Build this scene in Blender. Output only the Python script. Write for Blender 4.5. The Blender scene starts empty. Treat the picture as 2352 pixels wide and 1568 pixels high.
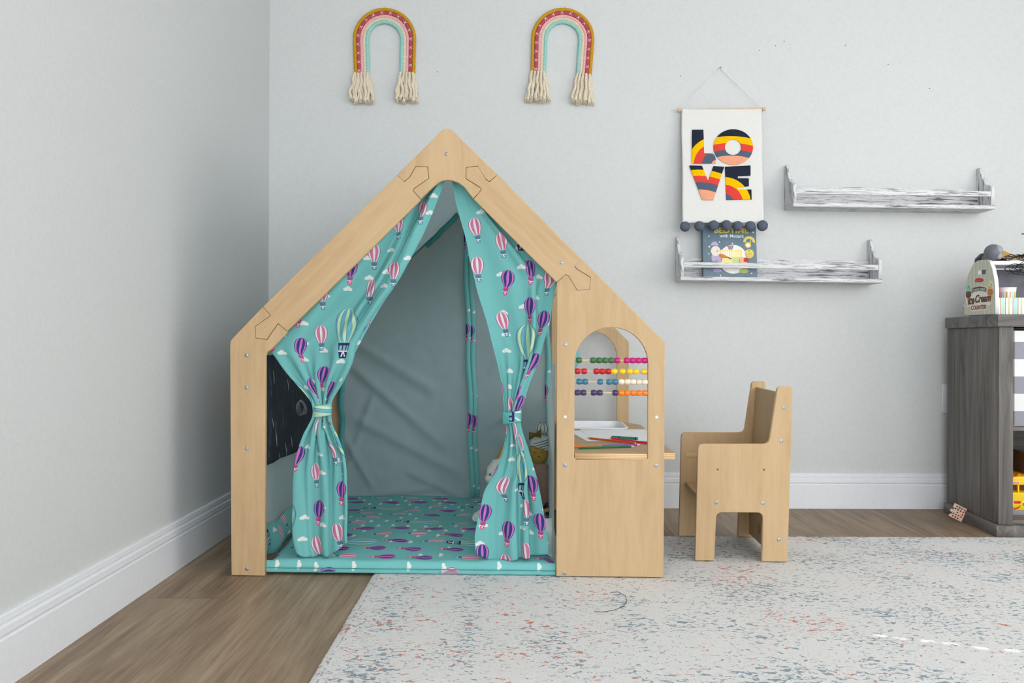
import bpy, bmesh, math, random
from math import sin, cos, pi, sqrt, radians as R
from mathutils import Vector, Matrix
random.seed(7)
SC = bpy.context.scene
COL = SC.collection

# ---------------------------------------------------------------- camera model
F = 2000.0; CAMH = 0.66; ROLL = 0.0035; W_IMG, H_IMG = 2352, 1568
def ray(px, py):
    dx, dy = px-1176.0, py-784.0
    x = dx*cos(ROLL)+dy*sin(ROLL); y = -dx*sin(ROLL)+dy*cos(ROLL)
    return Vector((x/F, 1.0, -(y+2.0)/F))
CAM = Vector((0, 0, CAMH))
def atY(px, py, Y): return CAM + ray(px, py)*Y
class Fr:
    """a local frame (empty at loc, rotated about z)"""
    def __init__(s, loc, rz=0.0):
        s.loc = Vector(loc); s.rz = rz
        s.M = Matrix.Translation(s.loc) @ Matrix.Rotation(rz, 4, 'Z'); s.I = s.M.inverted()
    def onY(s, px, py, yl):                     # pixel -> local point on the plane y = yl
        o = s.I @ CAM; d = (s.I.to_3x3() @ ray(px, py)); t = (yl-o.y)/d.y
        return o + d*t
    def onX(s, px, py, xl):
        o = s.I @ CAM; d = (s.I.to_3x3() @ ray(px, py)); t = (xl-o.x)/d.x
        return o + d*t
    def onZ(s, px, py, zl):
        o = s.I @ CAM; d = (s.I.to_3x3() @ ray(px, py)); t = (zl-o.z)/d.z
        return o + d*t
    def xz(s, pts, yl):
        out = []
        for p in pts:
            q = s.onY(p[0], p[1], yl); out.append((q.x, q.z))
        return out

# ---------------------------------------------------------------- colours / nodes
def lin(c):
    return tuple(((v/255)/12.92 if v/255 <= .04045 else ((v/255+.055)/1.055)**2.4) for v in c)
def rgba(c): return (*lin(c), 1.0)

class E:
    """tiny expression wrapper that builds Math nodes"""
    def __init__(s, nt, sock): s.nt = nt; s.s = sock
def _m(nt, op, *args, clamp=False):
    n = nt.nodes.new('ShaderNodeMath'); n.operation = op; n.use_clamp = clamp
    for i, a in enumerate(args):
        if isinstance(a, E): nt.links.new(a.s, n.inputs[i])
        else: n.inputs[i].default_value = float(a)
    return E(nt, n.outputs[0])
def _nt(a, b): return a.nt if isinstance(a, E) else b.nt
E.__add__ = lambda a, b: _m(a.nt, 'ADD', a, b); E.__radd__ = lambda a, b: _m(a.nt, 'ADD', b, a)
E.__sub__ = lambda a, b: _m(a.nt, 'SUBTRACT', a, b); E.__rsub__ = lambda a, b: _m(a.nt, 'SUBTRACT', b, a)
E.__mul__ = lambda a, b: _m(a.nt, 'MULTIPLY', a, b); E.__rmul__ = lambda a, b: _m(a.nt, 'MULTIPLY', b, a)
E.__truediv__ = lambda a, b: _m(a.nt, 'DIVIDE', a, b)
E.__lt__ = lambda a, b: _m(a.nt, 'LESS_THAN', a, b)
E.__gt__ = lambda a, b: _m(a.nt, 'GREATER_THAN', a, b)
def eabs(a): return _m(a.nt, 'ABSOLUTE', a)
def efloor(a): return _m(a.nt, 'FLOOR', a)
def efract(a): return _m(a.nt, 'FRACT', a)
def emod(a, b): return _m(a.nt, 'FLOORED_MODULO', a, b)
def esqrt(a): return _m(a.nt, 'SQRT', a)
def emax(a, b): return _m(_nt(a, b), 'MAXIMUM', a, b)
def emin(a, b): return _m(_nt(a, b), 'MINIMUM', a, b)
def easin(a): return _m(a.nt, 'ARCSINE', a)
def esin(a): return _m(a.nt, 'SINE', a)
def mixc(nt, fac, a, b):
    n = nt.nodes.new('ShaderNodeMix'); n.data_type = 'RGBA'; n.clamp_factor = True
    for sock, v in ((n.inputs[0], fac), (n.inputs[6], a), (n.inputs[7], b)):
        if isinstance(v, E): nt.links.new(v.s, sock)
        elif hasattr(v, 'is_linked'): nt.links.new(v, sock)
        elif isinstance(v, (int, float)): sock.default_value = v
        else: sock.default_value = rgba(v)
    return n.outputs[2]
def new_mat(name, rough=.6, spec=.3):
    m = bpy.data.materials.new(name); m.use_nodes = True
    nt = m.node_tree; b = nt.nodes['Principled BSDF']
    b.inputs['Roughness'].default_value = rough
    b.inputs['Specular IOR Level'].default_value = spec
    return m, nt, b
def coords(nt, kind='Object', scale=(1, 1, 1), rot=(0, 0, 0)):
    tc = nt.nodes.new('ShaderNodeTexCoord'); mp = nt.nodes.new('ShaderNodeMapping')
    mp.inputs['Scale'].default_value = scale; mp.inputs['Rotation'].default_value = rot
    src = tc.outputs[kind]
    if any(rot):                                              # turn first, then stretch
        m0 = nt.nodes.new('ShaderNodeMapping'); m0.inputs['Rotation'].default_value = rot
        mp.inputs['Rotation'].default_value = (0, 0, 0); nt.links.new(src, m0.inputs['Vector']); src = m0.outputs[0]
    nt.links.new(src, mp.inputs['Vector']); return mp.outputs[0]
def noise(nt, vec, scale, detail=3, rough=.55, dist=0.0):
    n = nt.nodes.new('ShaderNodeTexNoise'); n.inputs['Scale'].default_value = scale
    n.inputs['Detail'].default_value = detail; n.inputs['Roughness'].default_value = rough
    n.inputs['Distortion'].default_value = dist
    nt.links.new(vec, n.inputs['Vector']); return E(nt, n.outputs['Fac'])
def ramp(nt, fac, stops, interp='LINEAR'):
    n = nt.nodes.new('ShaderNodeValToRGB'); n.color_ramp.interpolation = interp
    el = n.color_ramp.elements
    while len(el) < len(stops): el.new(.5)
    for e, (p, c) in zip(el, stops): e.position = p; e.color = rgba(c)
    nt.links.new(fac.s if isinstance(fac, E) else fac, n.inputs[0]); return n.outputs[0]
def bump(nt, b, h, strength=.2, dist=.002):
    n = nt.nodes.new('ShaderNodeBump'); n.inputs['Strength'].default_value = strength
    n.inputs['Distance'].default_value = dist
    nt.links.new(h.s, n.inputs['Height']); nt.links.new(n.outputs[0], b.inputs['Normal'])
def plain(name, c, rough=.6, spec=.3, var=.06, scale=30, metal=0, bmp=0):
    m, nt, b = new_mat(name, rough, spec)
    v = noise(nt, coords(nt), scale, 3)
    lo = tuple(max(0, x*(1-var)) for x in c); hi = tuple(min(255, x*(1+var)) for x in c)
    nt.links.new(ramp(nt, v, [(.3, lo), (.7, hi)]), b.inputs['Base Color'])
    b.inputs['Metallic'].default_value = metal
    if bmp: bump(nt, b, v, bmp, .002)
    return m
def streaky(name, stops, sc, fine, rough=.5, spec=.3, rot=(0, 0, 0), bmp=.05, dist=.8):
    """wood-like: noise stretched by sc"""
    m, nt, b = new_mat(name, rough, spec)
    v = coords(nt, 'Object', sc, rot)
    n1 = noise(nt, v, 1.0, 4, .55, dist); n2 = noise(nt, v, fine, 5, .65, .3)
    f = n1*.55 + n2*.45
    nt.links.new(ramp(nt, f, stops), b.inputs['Base Color'])
    bump(nt, b, n2, bmp, .001)
    return m

WOODST = [(.30, (180, 150, 112)), (.5, (192, 163, 125)), (.68, (200, 172, 134))]
def wood(name, rot=(0, 0, 0), sc=(14, 14, 1.6)): return streaky(name, WOODST, sc, 5, .55, .18, rot, .04)
M = {}
M['wood_v'] = wood('birch_vertical')
M['wood_l'] = wood('birch_rising', (0, R(-45), 0))
M['wood_r'] = wood('birch_falling', (0, R(45), 0))
M['wood_h'] = wood('birch_level', (0, 0, 0), (1.6, 14, 14))
def ply(name, axis):
    m, nt, b = new_mat(name, .55, .25)
    tc = nt.nodes.new('ShaderNodeTexCoord'); sp = nt.nodes.new('ShaderNodeSeparateXYZ')
    nt.links.new(tc.outputs['Object'], sp.inputs[0])
    a = E(nt, sp.outputs[axis])
    nz = noise(nt, coords(nt, 'Object', (6, 6, 6)), 3, 3)
    t = efract(a*220 + nz*.5)
    nt.links.new(ramp(nt, t, [(0, (196, 150, 104)), (.42, (205, 164, 118)), (.55, (228, 202, 160)), (1, (222, 192, 148))]), b.inputs['Base Color'])
    return m
M['ply_x'] = ply('plywood_edge_x', 0); M['ply_y'] = ply('plywood_edge_y', 1); M['ply_z'] = ply('plywood_edge_z', 2)
M['zinc'] = plain('zinc', (150, 160, 172), .35, .5, .1, 60, .7)
M['dark'] = plain('dark_recess', (60, 62, 68), .8)
M['hole_white'] = plain('hole_plug', (226, 228, 230), .5)

# ---- balloon print -------------------------------------------------------------
def balloon_group():
    g = bpy.data.node_groups.new('balloon_print', 'ShaderNodeTree')
    g.interface.new_socket('UV', in_out='INPUT', socket_type='NodeSocketVector')
    g.interface.new_socket('Color', in_out='OUTPUT', socket_type='NodeSocketColor')
    gi = g.nodes.new('NodeGroupInput'); go = g.nodes.new('NodeGroupOutput')
    sp = g.nodes.new('ShaderNodeSeparateXYZ'); g.links.new(gi.outputs[0], sp.inputs[0])
    u, v = E(g, sp.outputs[0]), E(g, sp.outputs[1])
    def cell(u, v, W, H, off=0.5):
        ci = efloor(u/W); vv = v + emod(ci, 2)*(H*off)
        ri = efloor(vv/H); pu = u-(ci+.5)*W; pv = vv-(ri+.5)*H
        n = g.nodes.new('ShaderNodeTexWhiteNoise'); n.noise_dimensions = '2D'
        cb = g.nodes.new('ShaderNodeCombineXYZ'); g.links.new((ci+.5).s, cb.inputs[0]); g.links.new((ri+.5).s, cb.inputs[1])
        g.links.new(cb.outputs[0], n.inputs['Vector'])
        s3 = g.nodes.new('ShaderNodeSeparateColor'); g.links.new(n.outputs['Color'], s3.inputs[0])
        return pu, pv, E(g, n.outputs['Value']), E(g, s3.outputs[0]), E(g, s3.outputs[1])
    def envelope(p, q, k):
        """returns mask, stripe(0/1), outline"""
        qn = q/1.08; qd = q/1.82
        up = esqrt(emax(1.0 - qn*qn, 0.0)); dn = emax(1.0 - qd*qd, 0.0)
        w = emax(up*(q > 0.0) + dn*(q < 0.0), .001)
        t = p/w
        inside = (eabs(t) < 1.0)*(q > -1.46)*(q < 1.08)
        a = easin(emin(emax(t, -1.0), 1.0))*(k/pi)
        st = efract(a + .25)
        stripe = st < .5
        line = emax(eabs(t) > .93, eabs(eabs(st-.25)-.25) < .035)
        return inside, stripe, line
    def basket(p, q):
        d = q*-1.0
        bw = .46 - (d-1.5)*.17
        ins = (d > 1.5)*(d < 2.62)*(eabs(p) < bw)
        win = (d > 1.68)*(d < 2.02)*(eabs(p) < bw-.06)*(efract(p*3.6+.5) > .3)
        bow = emax((eabs(d-2.1) < .05), (eabs(eabs(p)-(d-2.1)*.35) < .05)*(d > 2.1)*(d < 2.5))*(eabs(p) < bw)
        return ins, win, bow
    col = None
    # clouds
    pu, pv, h, h1, h2 = cell(u+.013, v+.026, .062, .052)
    pu = pu + (h1-.5)*.022; pv = pv + (h2-.5)*.014
    def circ(cx, cy, r):
        a = pu-cx; b = pv-cy
        return (a*a + b*b*1.5) < r*r
    cl = emax(emax(circ(-.006, -.001, .0068), circ(.001, .0028, .0068)), circ(.008, -.0012, .0062))
    cl = cl*(pv > -.0045)*(h > .50)
    col = mixc(g, cl, TEAL, (222, 226, 222))
    # big balloon lattice position (used to clear room)
    BW, BH = .25, .35
    bu, bv, bh, b1, b2 = cell(u+.045, v+.02, BW, BH, .45)
    # small balloons
    pu, pv, h, h1, h2 = cell(u, v, .073, .114, .62)
    pu = pu + (h1-.5)*.020; pv = pv + (h2-.5)*.024 - .016
    tilt = (h-.5)*.35
    p = (pu + pv*tilt)/.0192; q = (pv - pu*tilt)/.0196
    ins, st, ln = envelope(p, q, 3.5); bi, bwn, bow = basket(p, q)
    cu_, cv_, _a, _b, _c = cell(u-pu+.045, v-pv+.02, BW, BH, .45)
    free = 1.0 - (eabs(cu_) < .062)*(eabs(cv_+.008) < .098)
    kind = h1 > .52
    A = mixc(g, kind, (56, 66, 128), (205, 116, 156)); B = mixc(g, kind, (196, 118, 186), (226, 220, 220))
    L = mixc(g, kind, (48, 50, 100), (120, 70, 110))
    ec = mixc(g, st, A, B); ec = mixc(g, ln*.75, ec, L)
    bc = mixc(g, kind, (214, 66, 132), (72, 140, 154))
    bc = mixc(g, bwn, bc, (92, 112, 140)); bc = mixc(g, bow, bc, (226, 220, 226))
    col = mixc(g, cl*0.0 + ins*free, col, ec); col = mixc(g, bi*free, col, bc)
    # big balloons
    p = bu/.0385; q = (bv-.012)/.0385
    ins, st, ln = envelope(p, q, 4.0); bi, bwn, bow = basket(p, q)
    ec = mixc(g, st, (108, 176, 198), (192, 222, 184)); ec = mixc(g, ln*.8, ec, (52, 108, 116))
    bc = mixc(g, bwn, (54, 52, 98), (122, 186, 190)); bc = mixc(g, bow, bc, (226, 222, 230))
    bigs = 1.0
    col = mixc(g, ins, col, ec); col = mixc(g, bi, col, bc)
    g.links.new(col, go.inputs[0])
    return g
TEAL = (116, 185, 184)
BG = balloon_group()
def fabric_print(name, transl=.25, rot=0.0, off=(0, 0)):
    m, nt, b = new_mat(name, .85, .1)
    uv = nt.nodes.new('ShaderNodeUVMap'); uv.uv_map = 'UVMap'
    mp = nt.nodes.new('ShaderNodeMapping'); mp.inputs['Rotation'].default_value = (0, 0, rot)
    mp.inputs['Location'].default_value = (off[0], off[1], 0)
    nt.links.new(uv.outputs[0], mp.inputs[0])
    gn = nt.nodes.new('ShaderNodeGroup'); gn.node_tree = BG
    nt.links.new(mp.outputs[0], gn.inputs[0])
    nt.links.new(gn.outputs[0], b.inputs['Base Color'])
    wv = noise(nt, coords(nt, 'Object', (1, 1, 1)), 700, 2)
    bump(nt, b, wv, .12, .0006)
    if transl:
        t = nt.nodes.new('ShaderNodeBsdfTranslucent'); mx = nt.nodes.new('ShaderNodeMixShader')
        nt.links.new(gn.outputs[0], t.inputs[0]); mx.inputs[0].default_value = transl
        nt.links.new(b.outputs[0], mx.inputs[1]); nt.links.new(t.outputs[0], mx.inputs[2])
        nt.links.new(mx.outputs[0], nt.nodes['Material Output'].inputs[0])
    return m
def fabric_plain(name, c, transl=.3, var=.05):
    m, nt, b = new_mat(name, .85, .1)
    v = noise(nt, coords(nt, 'Object', (9, 9, 9)), 2, 3)
    cc = ramp(nt, v, [(.3, tuple(x*(1-var) for x in c)), (.7, tuple(min(255, x*(1+var)) for x in c))])
    nt.links.new(cc, b.inputs['Base Color'])
    wv = noise(nt, coords(nt), 650, 2); bump(nt, b, wv, .12, .0006)
    if transl:
        t = nt.nodes.new('ShaderNodeBsdfTranslucent'); mx = nt.nodes.new('ShaderNodeMixShader')
        nt.links.new(cc, t.inputs[0]); mx.inputs[0].default_value = transl
        nt.links.new(b.outputs[0], mx.inputs[1]); nt.links.new(t.outputs[0], mx.inputs[2])
        nt.links.new(mx.outputs[0], nt.nodes['Material Output'].inputs[0])
    return m
M['print'] = fabric_print('balloon_print_cotton', .14)
M['print_mat'] = fabric_print('balloon_print_mat', 0, 0, (.03, .02))
M['print_trim'] = fabric_print('balloon_print_trim', .1, 0, (.02, .04))
M['canvas'] = fabric_plain('canvas_reverse', (182, 202, 205), .48, .012)
M['teal'] = fabric_plain('teal_trim', (84, 160, 158), .15)
M['aqua'] = fabric_plain('aqua_fabric', (150, 216, 222), .35)

# ---------------------------------------------------------------- mesh helpers
def finish(name, bm, mats, parent=None, smooth=True, angle=40):
    me = bpy.data.meshes.new(name); bm.normal_update(); bm.to_mesh(me); bm.free()
    return obj_from(name, me, mats, parent, smooth, angle)
def obj_from(name, me, mats, parent=None, smooth=True, angle=40):
    if not isinstance(mats, (list, tuple)): mats = [mats]
    if len(me.materials): me.materials.clear()
    for m in mats: me.materials.append(m)
    if smooth:
        me.polygons.foreach_set('use_smooth', [True]*len(me.polygons))
        me.set_sharp_from_angle(angle=R(angle))
    o = bpy.data.objects.new(name, me); COL.objects.link(o)
    if parent is not None: o.parent = parent
    return o
def tag(o, label=None, cat=None, group=None, kind=None):
    if label: o['label'] = label
    if cat: o['category'] = cat
    if group: o['group'] = group
    if kind: o['kind'] = kind
    return o
def thing(name, label, cat, loc=(0, 0, 0), rz=0.0, group=None):
    o = bpy.data.objects.new(name, None); COL.objects.link(o); o.empty_display_size = .1
    o.location = loc; o.rotation_euler = (0, 0, rz)
    return tag(o, label, cat, group)
def box(bm, x0, x1, y0, y1, z0, z1, bev=0.0, mi=0, seg=2):
    vs = [bm.verts.new((x, y, z)) for x in (x0, x1) for y in (y0, y1) for z in (z0, z1)]
    q = [(0, 1, 3, 2), (4, 6, 7, 5), (0, 4, 5, 1), (2, 3, 7, 6), (0, 2, 6, 4), (1, 5, 7, 3)]
    fs = [bm.faces.new([vs[i] for i in f]) for f in q]
    for f in fs: f.material_index = mi
    if bev > 0:
        es = list({e for f in fs for e in f.edges})
        r = bmesh.ops.bevel(bm, geom=es, offset=bev, segments=seg, profile=.5, affect='EDGES')
        for f in r['faces']: f.material_index = mi
    return vs
def boxobj(name, mat, parent, *a, bev=.0, **k):
    bm = bmesh.new(); box(bm, *a, bev=bev, **k); return finish(name, bm, mat, parent)
def tube(bm, pts, r, n=8, closed=False, cap=True, mi=0):
    pts = [Vector(p) for p in pts]; N = len(pts)
    rs = r if isinstance(r, (list, tuple)) else [r]*N
    rings = []; up = None
    for i, p in enumerate(pts):
        if closed: t = (pts[(i+1) % N]-pts[i-1])
        else: t = pts[min(i+1, N-1)]-pts[max(i-1, 0)]
        t = t.normalized() if t.length > 1e-9 else Vector((0, 0, 1))
        if up is None:
            up = Vector((0, 0, 1)) if abs(t.z) < .9 else Vector((0, 1, 0))
        up = (up - t*up.dot(t))
        up = up.normalized() if up.length > 1e-6 else t.orthogonal().normalized()
        s = t.cross(up)
        rings.append([bm.verts.new(p + (up*cos(2*pi*k/n)+s*sin(2*pi*k/n))*rs[i]) for k in range(n)])
    M_ = N if closed else N-1
    for i in range(M_):
        a, b = rings[i], rings[(i+1) % N]
        for k in range(n):
            f = bm.faces.new((a[k], a[(k+1) % n], b[(k+1) % n], b[k])); f.material_index = mi
    if cap and not closed:
        f = bm.faces.new(rings[0][::-1]); f.material_index = mi
        f = bm.faces.new(rings[-1]); f.material_index = mi
def ball(bm, c, r, sc=(1, 1, 1), seg=20, mi=0, rot=None):
    m = Matrix.Translation(c) @ (rot if rot else Matrix.Identity(4)) @ Matrix.Diagonal((sc[0]*r, sc[1]*r, sc[2]*r, 1))
    r_ = bmesh.ops.create_uvsphere(bm, u_segments=seg, v_segments=max(6, seg//2), radius=1, matrix=m)
    for v in r_['verts']:
        for f in v.link_faces: f.material_index = mi
def lathe(bm, prof, n=24, mtx=None, mi=0):
    """prof: (r, h) pairs revolved about local z"""
    mtx = mtx or Matrix.Identity(4); rings = []
    for r, h in prof:
        rings.append([bm.verts.new(mtx @ Vector((r*cos(2*pi*k/n), r*sin(2*pi*k/n), h))) for k in range(n)])
    for a, b in zip(rings, rings[1:]):
        for k in range(n):
            f = bm.faces.new((a[k], a[(k+1) % n], b[(k+1) % n], b[k])); f.material_index = mi
    for ring, flip in ((rings[0], True), (rings[-1], False)):
        f = bm.faces.new(ring[::-1] if flip else ring); f.material_index = mi
PLANES = {'XZ': Matrix(((1, 0, 0, 0), (0, 0, -1, 0), (0, 1, 0, 0), (0, 0, 0, 1))),
          'YZ': Matrix(((0, 0, 1, 0), (1, 0, 0, 0), (0, 1, 0, 0), (0, 0, 0, 1))),
          'XY': Matrix.Identity(4)}
def plate_mesh(outline, holes, t, bev, shrink=0.0):
    cu = bpy.data.curves.new('tmp', 'CURVE'); cu.dimensions = '2D'; cu.fill_mode = 'BOTH'
    cu.extrude = max(t/2-bev, 1e-5); cu.bevel_depth = bev; cu.bevel_resolution = 1; cu.offset = -bev-shrink
    def area(p): return sum(p[i-1][0]*p[i][1]-p[i][0]*p[i-1][1] for i in range(len(p)))
    for k, pl in enumerate([outline]+list(holes)):
        pl = list(pl)
        if (area(pl) < 0) == (k == 0): pl = pl[::-1]
        s = cu.splines.new('POLY'); s.points.add(len(pl)-1); s.use_cyclic_u = True
        for q, p in zip(s.points, pl): q.co = (p[0], p[1], 0, 1)
    o = bpy.data.objects.new('tmp', cu); COL.objects.link(o)
    dg = bpy.context.evaluated_depsgraph_get()
    me = bpy.data.meshes.new_from_object(o.evaluated_get(dg))
    bpy.data.objects.remove(o); bpy.data.curves.remove(cu)
    return me
def plate(name, outline, holes, t, mats, parent, plane='XZ', at=0.0, bev=.0012, shrink=0.0, smooth=False, mtx=None):
    """flat board cut from a 2-D outline; 'at' = coordinate of its front (low) face on the plane's normal axis"""
    me = plate_mesh(outline, holes, t, bev, shrink)
    P = PLANES[plane]
    off = {'XZ': Vector((0, at+t/2, 0)), 'YZ': Vector((at+t/2, 0, 0)), 'XY': Vector((0, 0, at+t/2))}[plane]
    bm = bmesh.new(); bm.from_mesh(me); bpy.data.meshes.remove(me)
    bmesh.ops.remove_doubles(bm, verts=bm.verts, dist=1e-6)
    bm.transform(Matrix.Translation(off) @ P)
    if mtx is not None: bm.transform(mtx)
    bmesh.ops.recalc_face_normals(bm, faces=bm.faces)
    if isinstance(mats, (list, tuple)) and len(mats) > 1 and mtx is None:
        ax = {'XZ': 1, 'YZ': 0, 'XY': 2}[plane]; bm.normal_update()
        for f in bm.faces: f.material_index = 0 if abs(f.normal[ax]) > .5 else 1
    return finish(name, bm, mats, parent, smooth, 50)
def arc(cx, cy, r, a0, a1, n=8, ry=None):
    return [(cx+r*cos(R(a0+(a1-a0)*i/n)), cy+(ry or r)*sin(R(a0+(a1-a0)*i/n))) for i in range(n+1)]
def rrect(x0, x1, y0, y1, r, n=5):
    return arc(x1-r, y0+r, r, -90, 0, n)+arc(x1-r, y1-r, r, 0, 90, n)+arc(x0+r, y1-r, r, 90, 180, n)+arc(x0+r, y0+r, r, 180, 270, n)
def rounded(pts, r, n=4):
    """round the corners of a polygon; r is one radius or a list"""
    out = []; N = len(pts)
    for i in range(N):
        p0, p1, p2 = Vector(pts[i-1]), Vector(pts[i]), Vector(pts[(i+1) % N])
        rr = r[i] if isinstance(r, (list, tuple)) else r
        if rr <= 0: out.append(tuple(p1)); continue
        a = (p0-p1); b = (p2-p1); la, lb = a.length, b.length; a.normalize(); b.normalize()
        ang = a.angle(b); d = min(rr/math.tan(ang/2), la*.48, lb*.48)
        s, e = p1+a*d, p1+b*d
        for k in range(n+1):
            t = k/n; out.append(tuple(s*(1-t)**2 + p1*2*t*(1-t) + e*t*t))
    return out
def text_mesh(body, w, h, depth=.0006, shear=0.0, bold=0.0):
    cu = bpy.data.curves.new('tmp', 'FONT'); cu.body = body; cu.extrude = .5; cu.shear = shear; cu.offset = bold
    cu.align_x = 'LEFT'; cu.resolution_u = 4
    o = bpy.data.objects.new('tmp', cu); COL.objects.link(o)
    dg = bpy.context.evaluated_depsgraph_get(); dg.update()
    me = bpy.data.meshes.new_from_object(o.evaluated_get(dg))
    bpy.data.objects.remove(o); bpy.data.curves.remove(cu)
    bm = bmesh.new(); bm.from_mesh(me); bpy.data.meshes.remove(me)
    xs = [v.co.x for v in bm.verts]; ys = [v.co.y for v in bm.verts]
    x0, x1, y0, y1 = min(xs), max(xs), min(ys), max(ys)
    for v in bm.verts:
        v.co = Vector(((v.co.x-x0)/(x1-x0)*w, (v.co.y-y0)/(y1-y0)*h, v.co.z*depth))
    return bm
def text(name, body, w, h, mat, parent, mtx, **k):
    bm = text_mesh(body, w, h, **k); bm.transform(mtx)
    return finish(name, bm, mat, parent, False)
def lerp_table(tab, x):
    """tab rows sorted by key; smooth (monotone-ish) interpolation of the remaining columns"""
    if x <= tab[0][0]: return list(tab[0][1:])
    if x >= tab[-1][0]: return list(tab[-1][1:])
    for i in range(len(tab)-1):
        if tab[i][0] <= x <= tab[i+1][0]:
            t = (x-tab[i][0])/(tab[i+1][0]-tab[i][0]); h = tab[i+1][0]-tab[i][0]; out = []
            for c in range(1, len(tab[0])):
                def sl(j):
                    a = max(j-1, 0); b = min(j+1, len(tab)-1)
                    return (tab[b][c]-tab[a][c])/(tab[b][0]-tab[a][0])
                m0, m1 = sl(i)*h, sl(i+1)*h; p0, p1 = tab[i][c], tab[i+1][c]
                out.append((2*t**3-3*t**2+1)*p0+(t**3-2*t**2+t)*m0+(-2*t**3+3*t**2)*p1+(t**3-t**2)*m1)
            return out
AMB = 4.4; KEY = 33; EXPO = 0.07; SUN = 3.0
# ================================================================ the room
WY = 3.45; WX = -0.965; RX = 3.0; RUGZ = .007
M['wall'] = plain('wall_paint', (206, 209, 209), .7, .2, .012, 90, 0, .03)
M['ceil'] = plain('ceiling_paint', (236, 236, 236), .8, .2, .01)
M['trim'] = plain('trim_paint', (228, 231, 236), .42, .4, .008, 60)
def floor_mat():
    m, nt, b = new_mat('oak_plank_floor', .5, .35)
    tc = nt.nodes.new('ShaderNodeTexCoord'); sp = nt.nodes.new('ShaderNodeSeparateXYZ')
    nt.links.new(tc.outputs['Object'], sp.inputs[0]); x, y = E(nt, sp.outputs[0]), E(nt, sp.outputs[1])
    PW = .185; row = efloor(x/PW); fx = efract(x/PW)
    ys = y/2.6 + efract(row*.371)*1.0; fy = efract(ys); cid = efloor(ys)
    cb = nt.nodes.new('ShaderNodeCombineXYZ')
    nt.links.new((x + row*3.7).s, cb.inputs[0]); nt.links.new((y + cid*5.3 + row*1.7).s, cb.inputs[1])
    def mp(s):
        n = nt.nodes.new('ShaderNodeMapping'); n.inputs['Scale'].default_value = s
        nt.links.new(cb.outputs[0], n.inputs[0]); return n.outputs[0]
    n1 = noise(nt, mp((9, .9, 1)), 1.0, 5, .6, 1.6)
    n2 = noise(nt, mp((120, 3.0, 1)), 1.0, 4, .7, .4)
    n3 = noise(nt, mp((26, 1.6, 1)), 1.0, 4, .6, 2.2)
    wn = nt.nodes.new('ShaderNodeTexWhiteNoise'); wn.noise_dimensions = '2D'
    c2 = nt.nodes.new('ShaderNodeCombineXYZ'); nt.links.new((row+.5).s, c2.inputs[0]); nt.links.new((cid+.5).s, c2.inputs[1])
    nt.links.new(c2.outputs[0], wn.inputs['Vector']); pv = E(nt, wn.outputs['Value'])
    f = n1*.42 + n2*.30 + n3*.28 + (pv-.5)*.035
    c = ramp(nt, f, [(.32, (98, 80, 64)), (.44, (130, 110, 90)), (.54, (152, 132, 110)), (.66, (176, 156, 132))])
    gap = emax(emax(fx < .008, fx > .992), emax(fy < .0014, fy > .9986))
    c = mixc(nt, gap*.35, c, (84, 70, 58))
    nt.links.new(c, b.inputs['Base Color'])
    bump(nt, b, n2*.5 - gap, .12, .0015)
    return m
M['floor'] = floor_mat()
def structure(name, bm, mat, parent=None, **k):
    o = finish(name, bm, mat, parent, **k); o['kind'] = 'structure'; return o
def slab(name, mat, *a, **k):
    bm = bmesh.new(); box(bm, *a); return structure(name, bm, mat, None, smooth=False)
slab('floor', M['floor'], WX-.1, RX+.1, -2.2, WY+.1, -.08, 0)
slab('ceiling', M['ceil'], WX-.1, RX+.1, -2.2, WY+.1, 2.52, 2.6)
wall_back = slab('wall_back', M['wall'], WX-.1, RX+.1, WY, WY+.1, -.08, 2.6)
slab('wall_left', M['wall'], WX-.1, WX, -2.2, WY, -.08, 2.6)
# right wall (outside the picture) with the big window that lights the room
wy0, wy1, wz0, wz1 = .15, 2.40, .50, 2.15
bm = bmesh.new()
for a in ((-2.2, wy0, -.08, 2.6), (wy1, WY, -.08, 2.6), (wy0, wy1, -.08, wz0), (wy0, wy1, wz1, 2.6)):
    box(bm, RX, RX+.1, a[0], a[1], a[2], a[3])
structure('wall_right', bm, M['wall'], smooth=False)
bm = bmesh.new()
for a in ((wy0, wy0+.05, wz0, wz1), (wy1-.05, wy1, wz0, wz1), (wy0, wy1, wz0, wz0+.05), (wy0, wy1, wz1-.05, wz1), ((wy0+wy1)/2-.025, (wy0+wy1)/2+.025, wz0, wz1)):
    box(bm, RX+.03, RX+.07, *a)
structure('window_1', bm, M['trim'], smooth=False)
SUND = Vector((2.17, -.42, 1.69))
slots = []
for px, py in ((2004, 1457), (2053, 1464), (2117, 1470), (2167, 1476), (2237, 1486), (2310, 1492)):
    g = Fr((0, 0, 0)).onZ(px, py, .009); t = (RX+.087-g.x)/SUND.x; slots.append((g.y+SUND.y*t, g.z+SUND.z*t))
bld = plate('window_blind', [(wy0-.03, wz0-.03), (wy1+.03, wz0-.03), (wy1+.03, wz1+.03), (wy0-.03, wz1+.03)], [[(y-.008, z-.0115), (y+.008, z-.0115), (y+.008, z+.0115), (y-.008, z+.0115)] for y, z in slots], .002, [M['trim']], None, 'YZ', RX+.104, .0002)
bld['kind'] = 'structure'; bld.name = 'slotted_blind'  # unseen blind over the window; its slots shape the sun dashes on the rug
BB = [(0, 0), (.013, 0), (.013, .0935), (.0100, .0965), (.0098, .0985), (.0128, .1035), (.0122, .1165), (.0078, .1200), (.0078, .1235), (.0095, .1255), (.0085, .1365), (.006, .139), (0, .139)]
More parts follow.
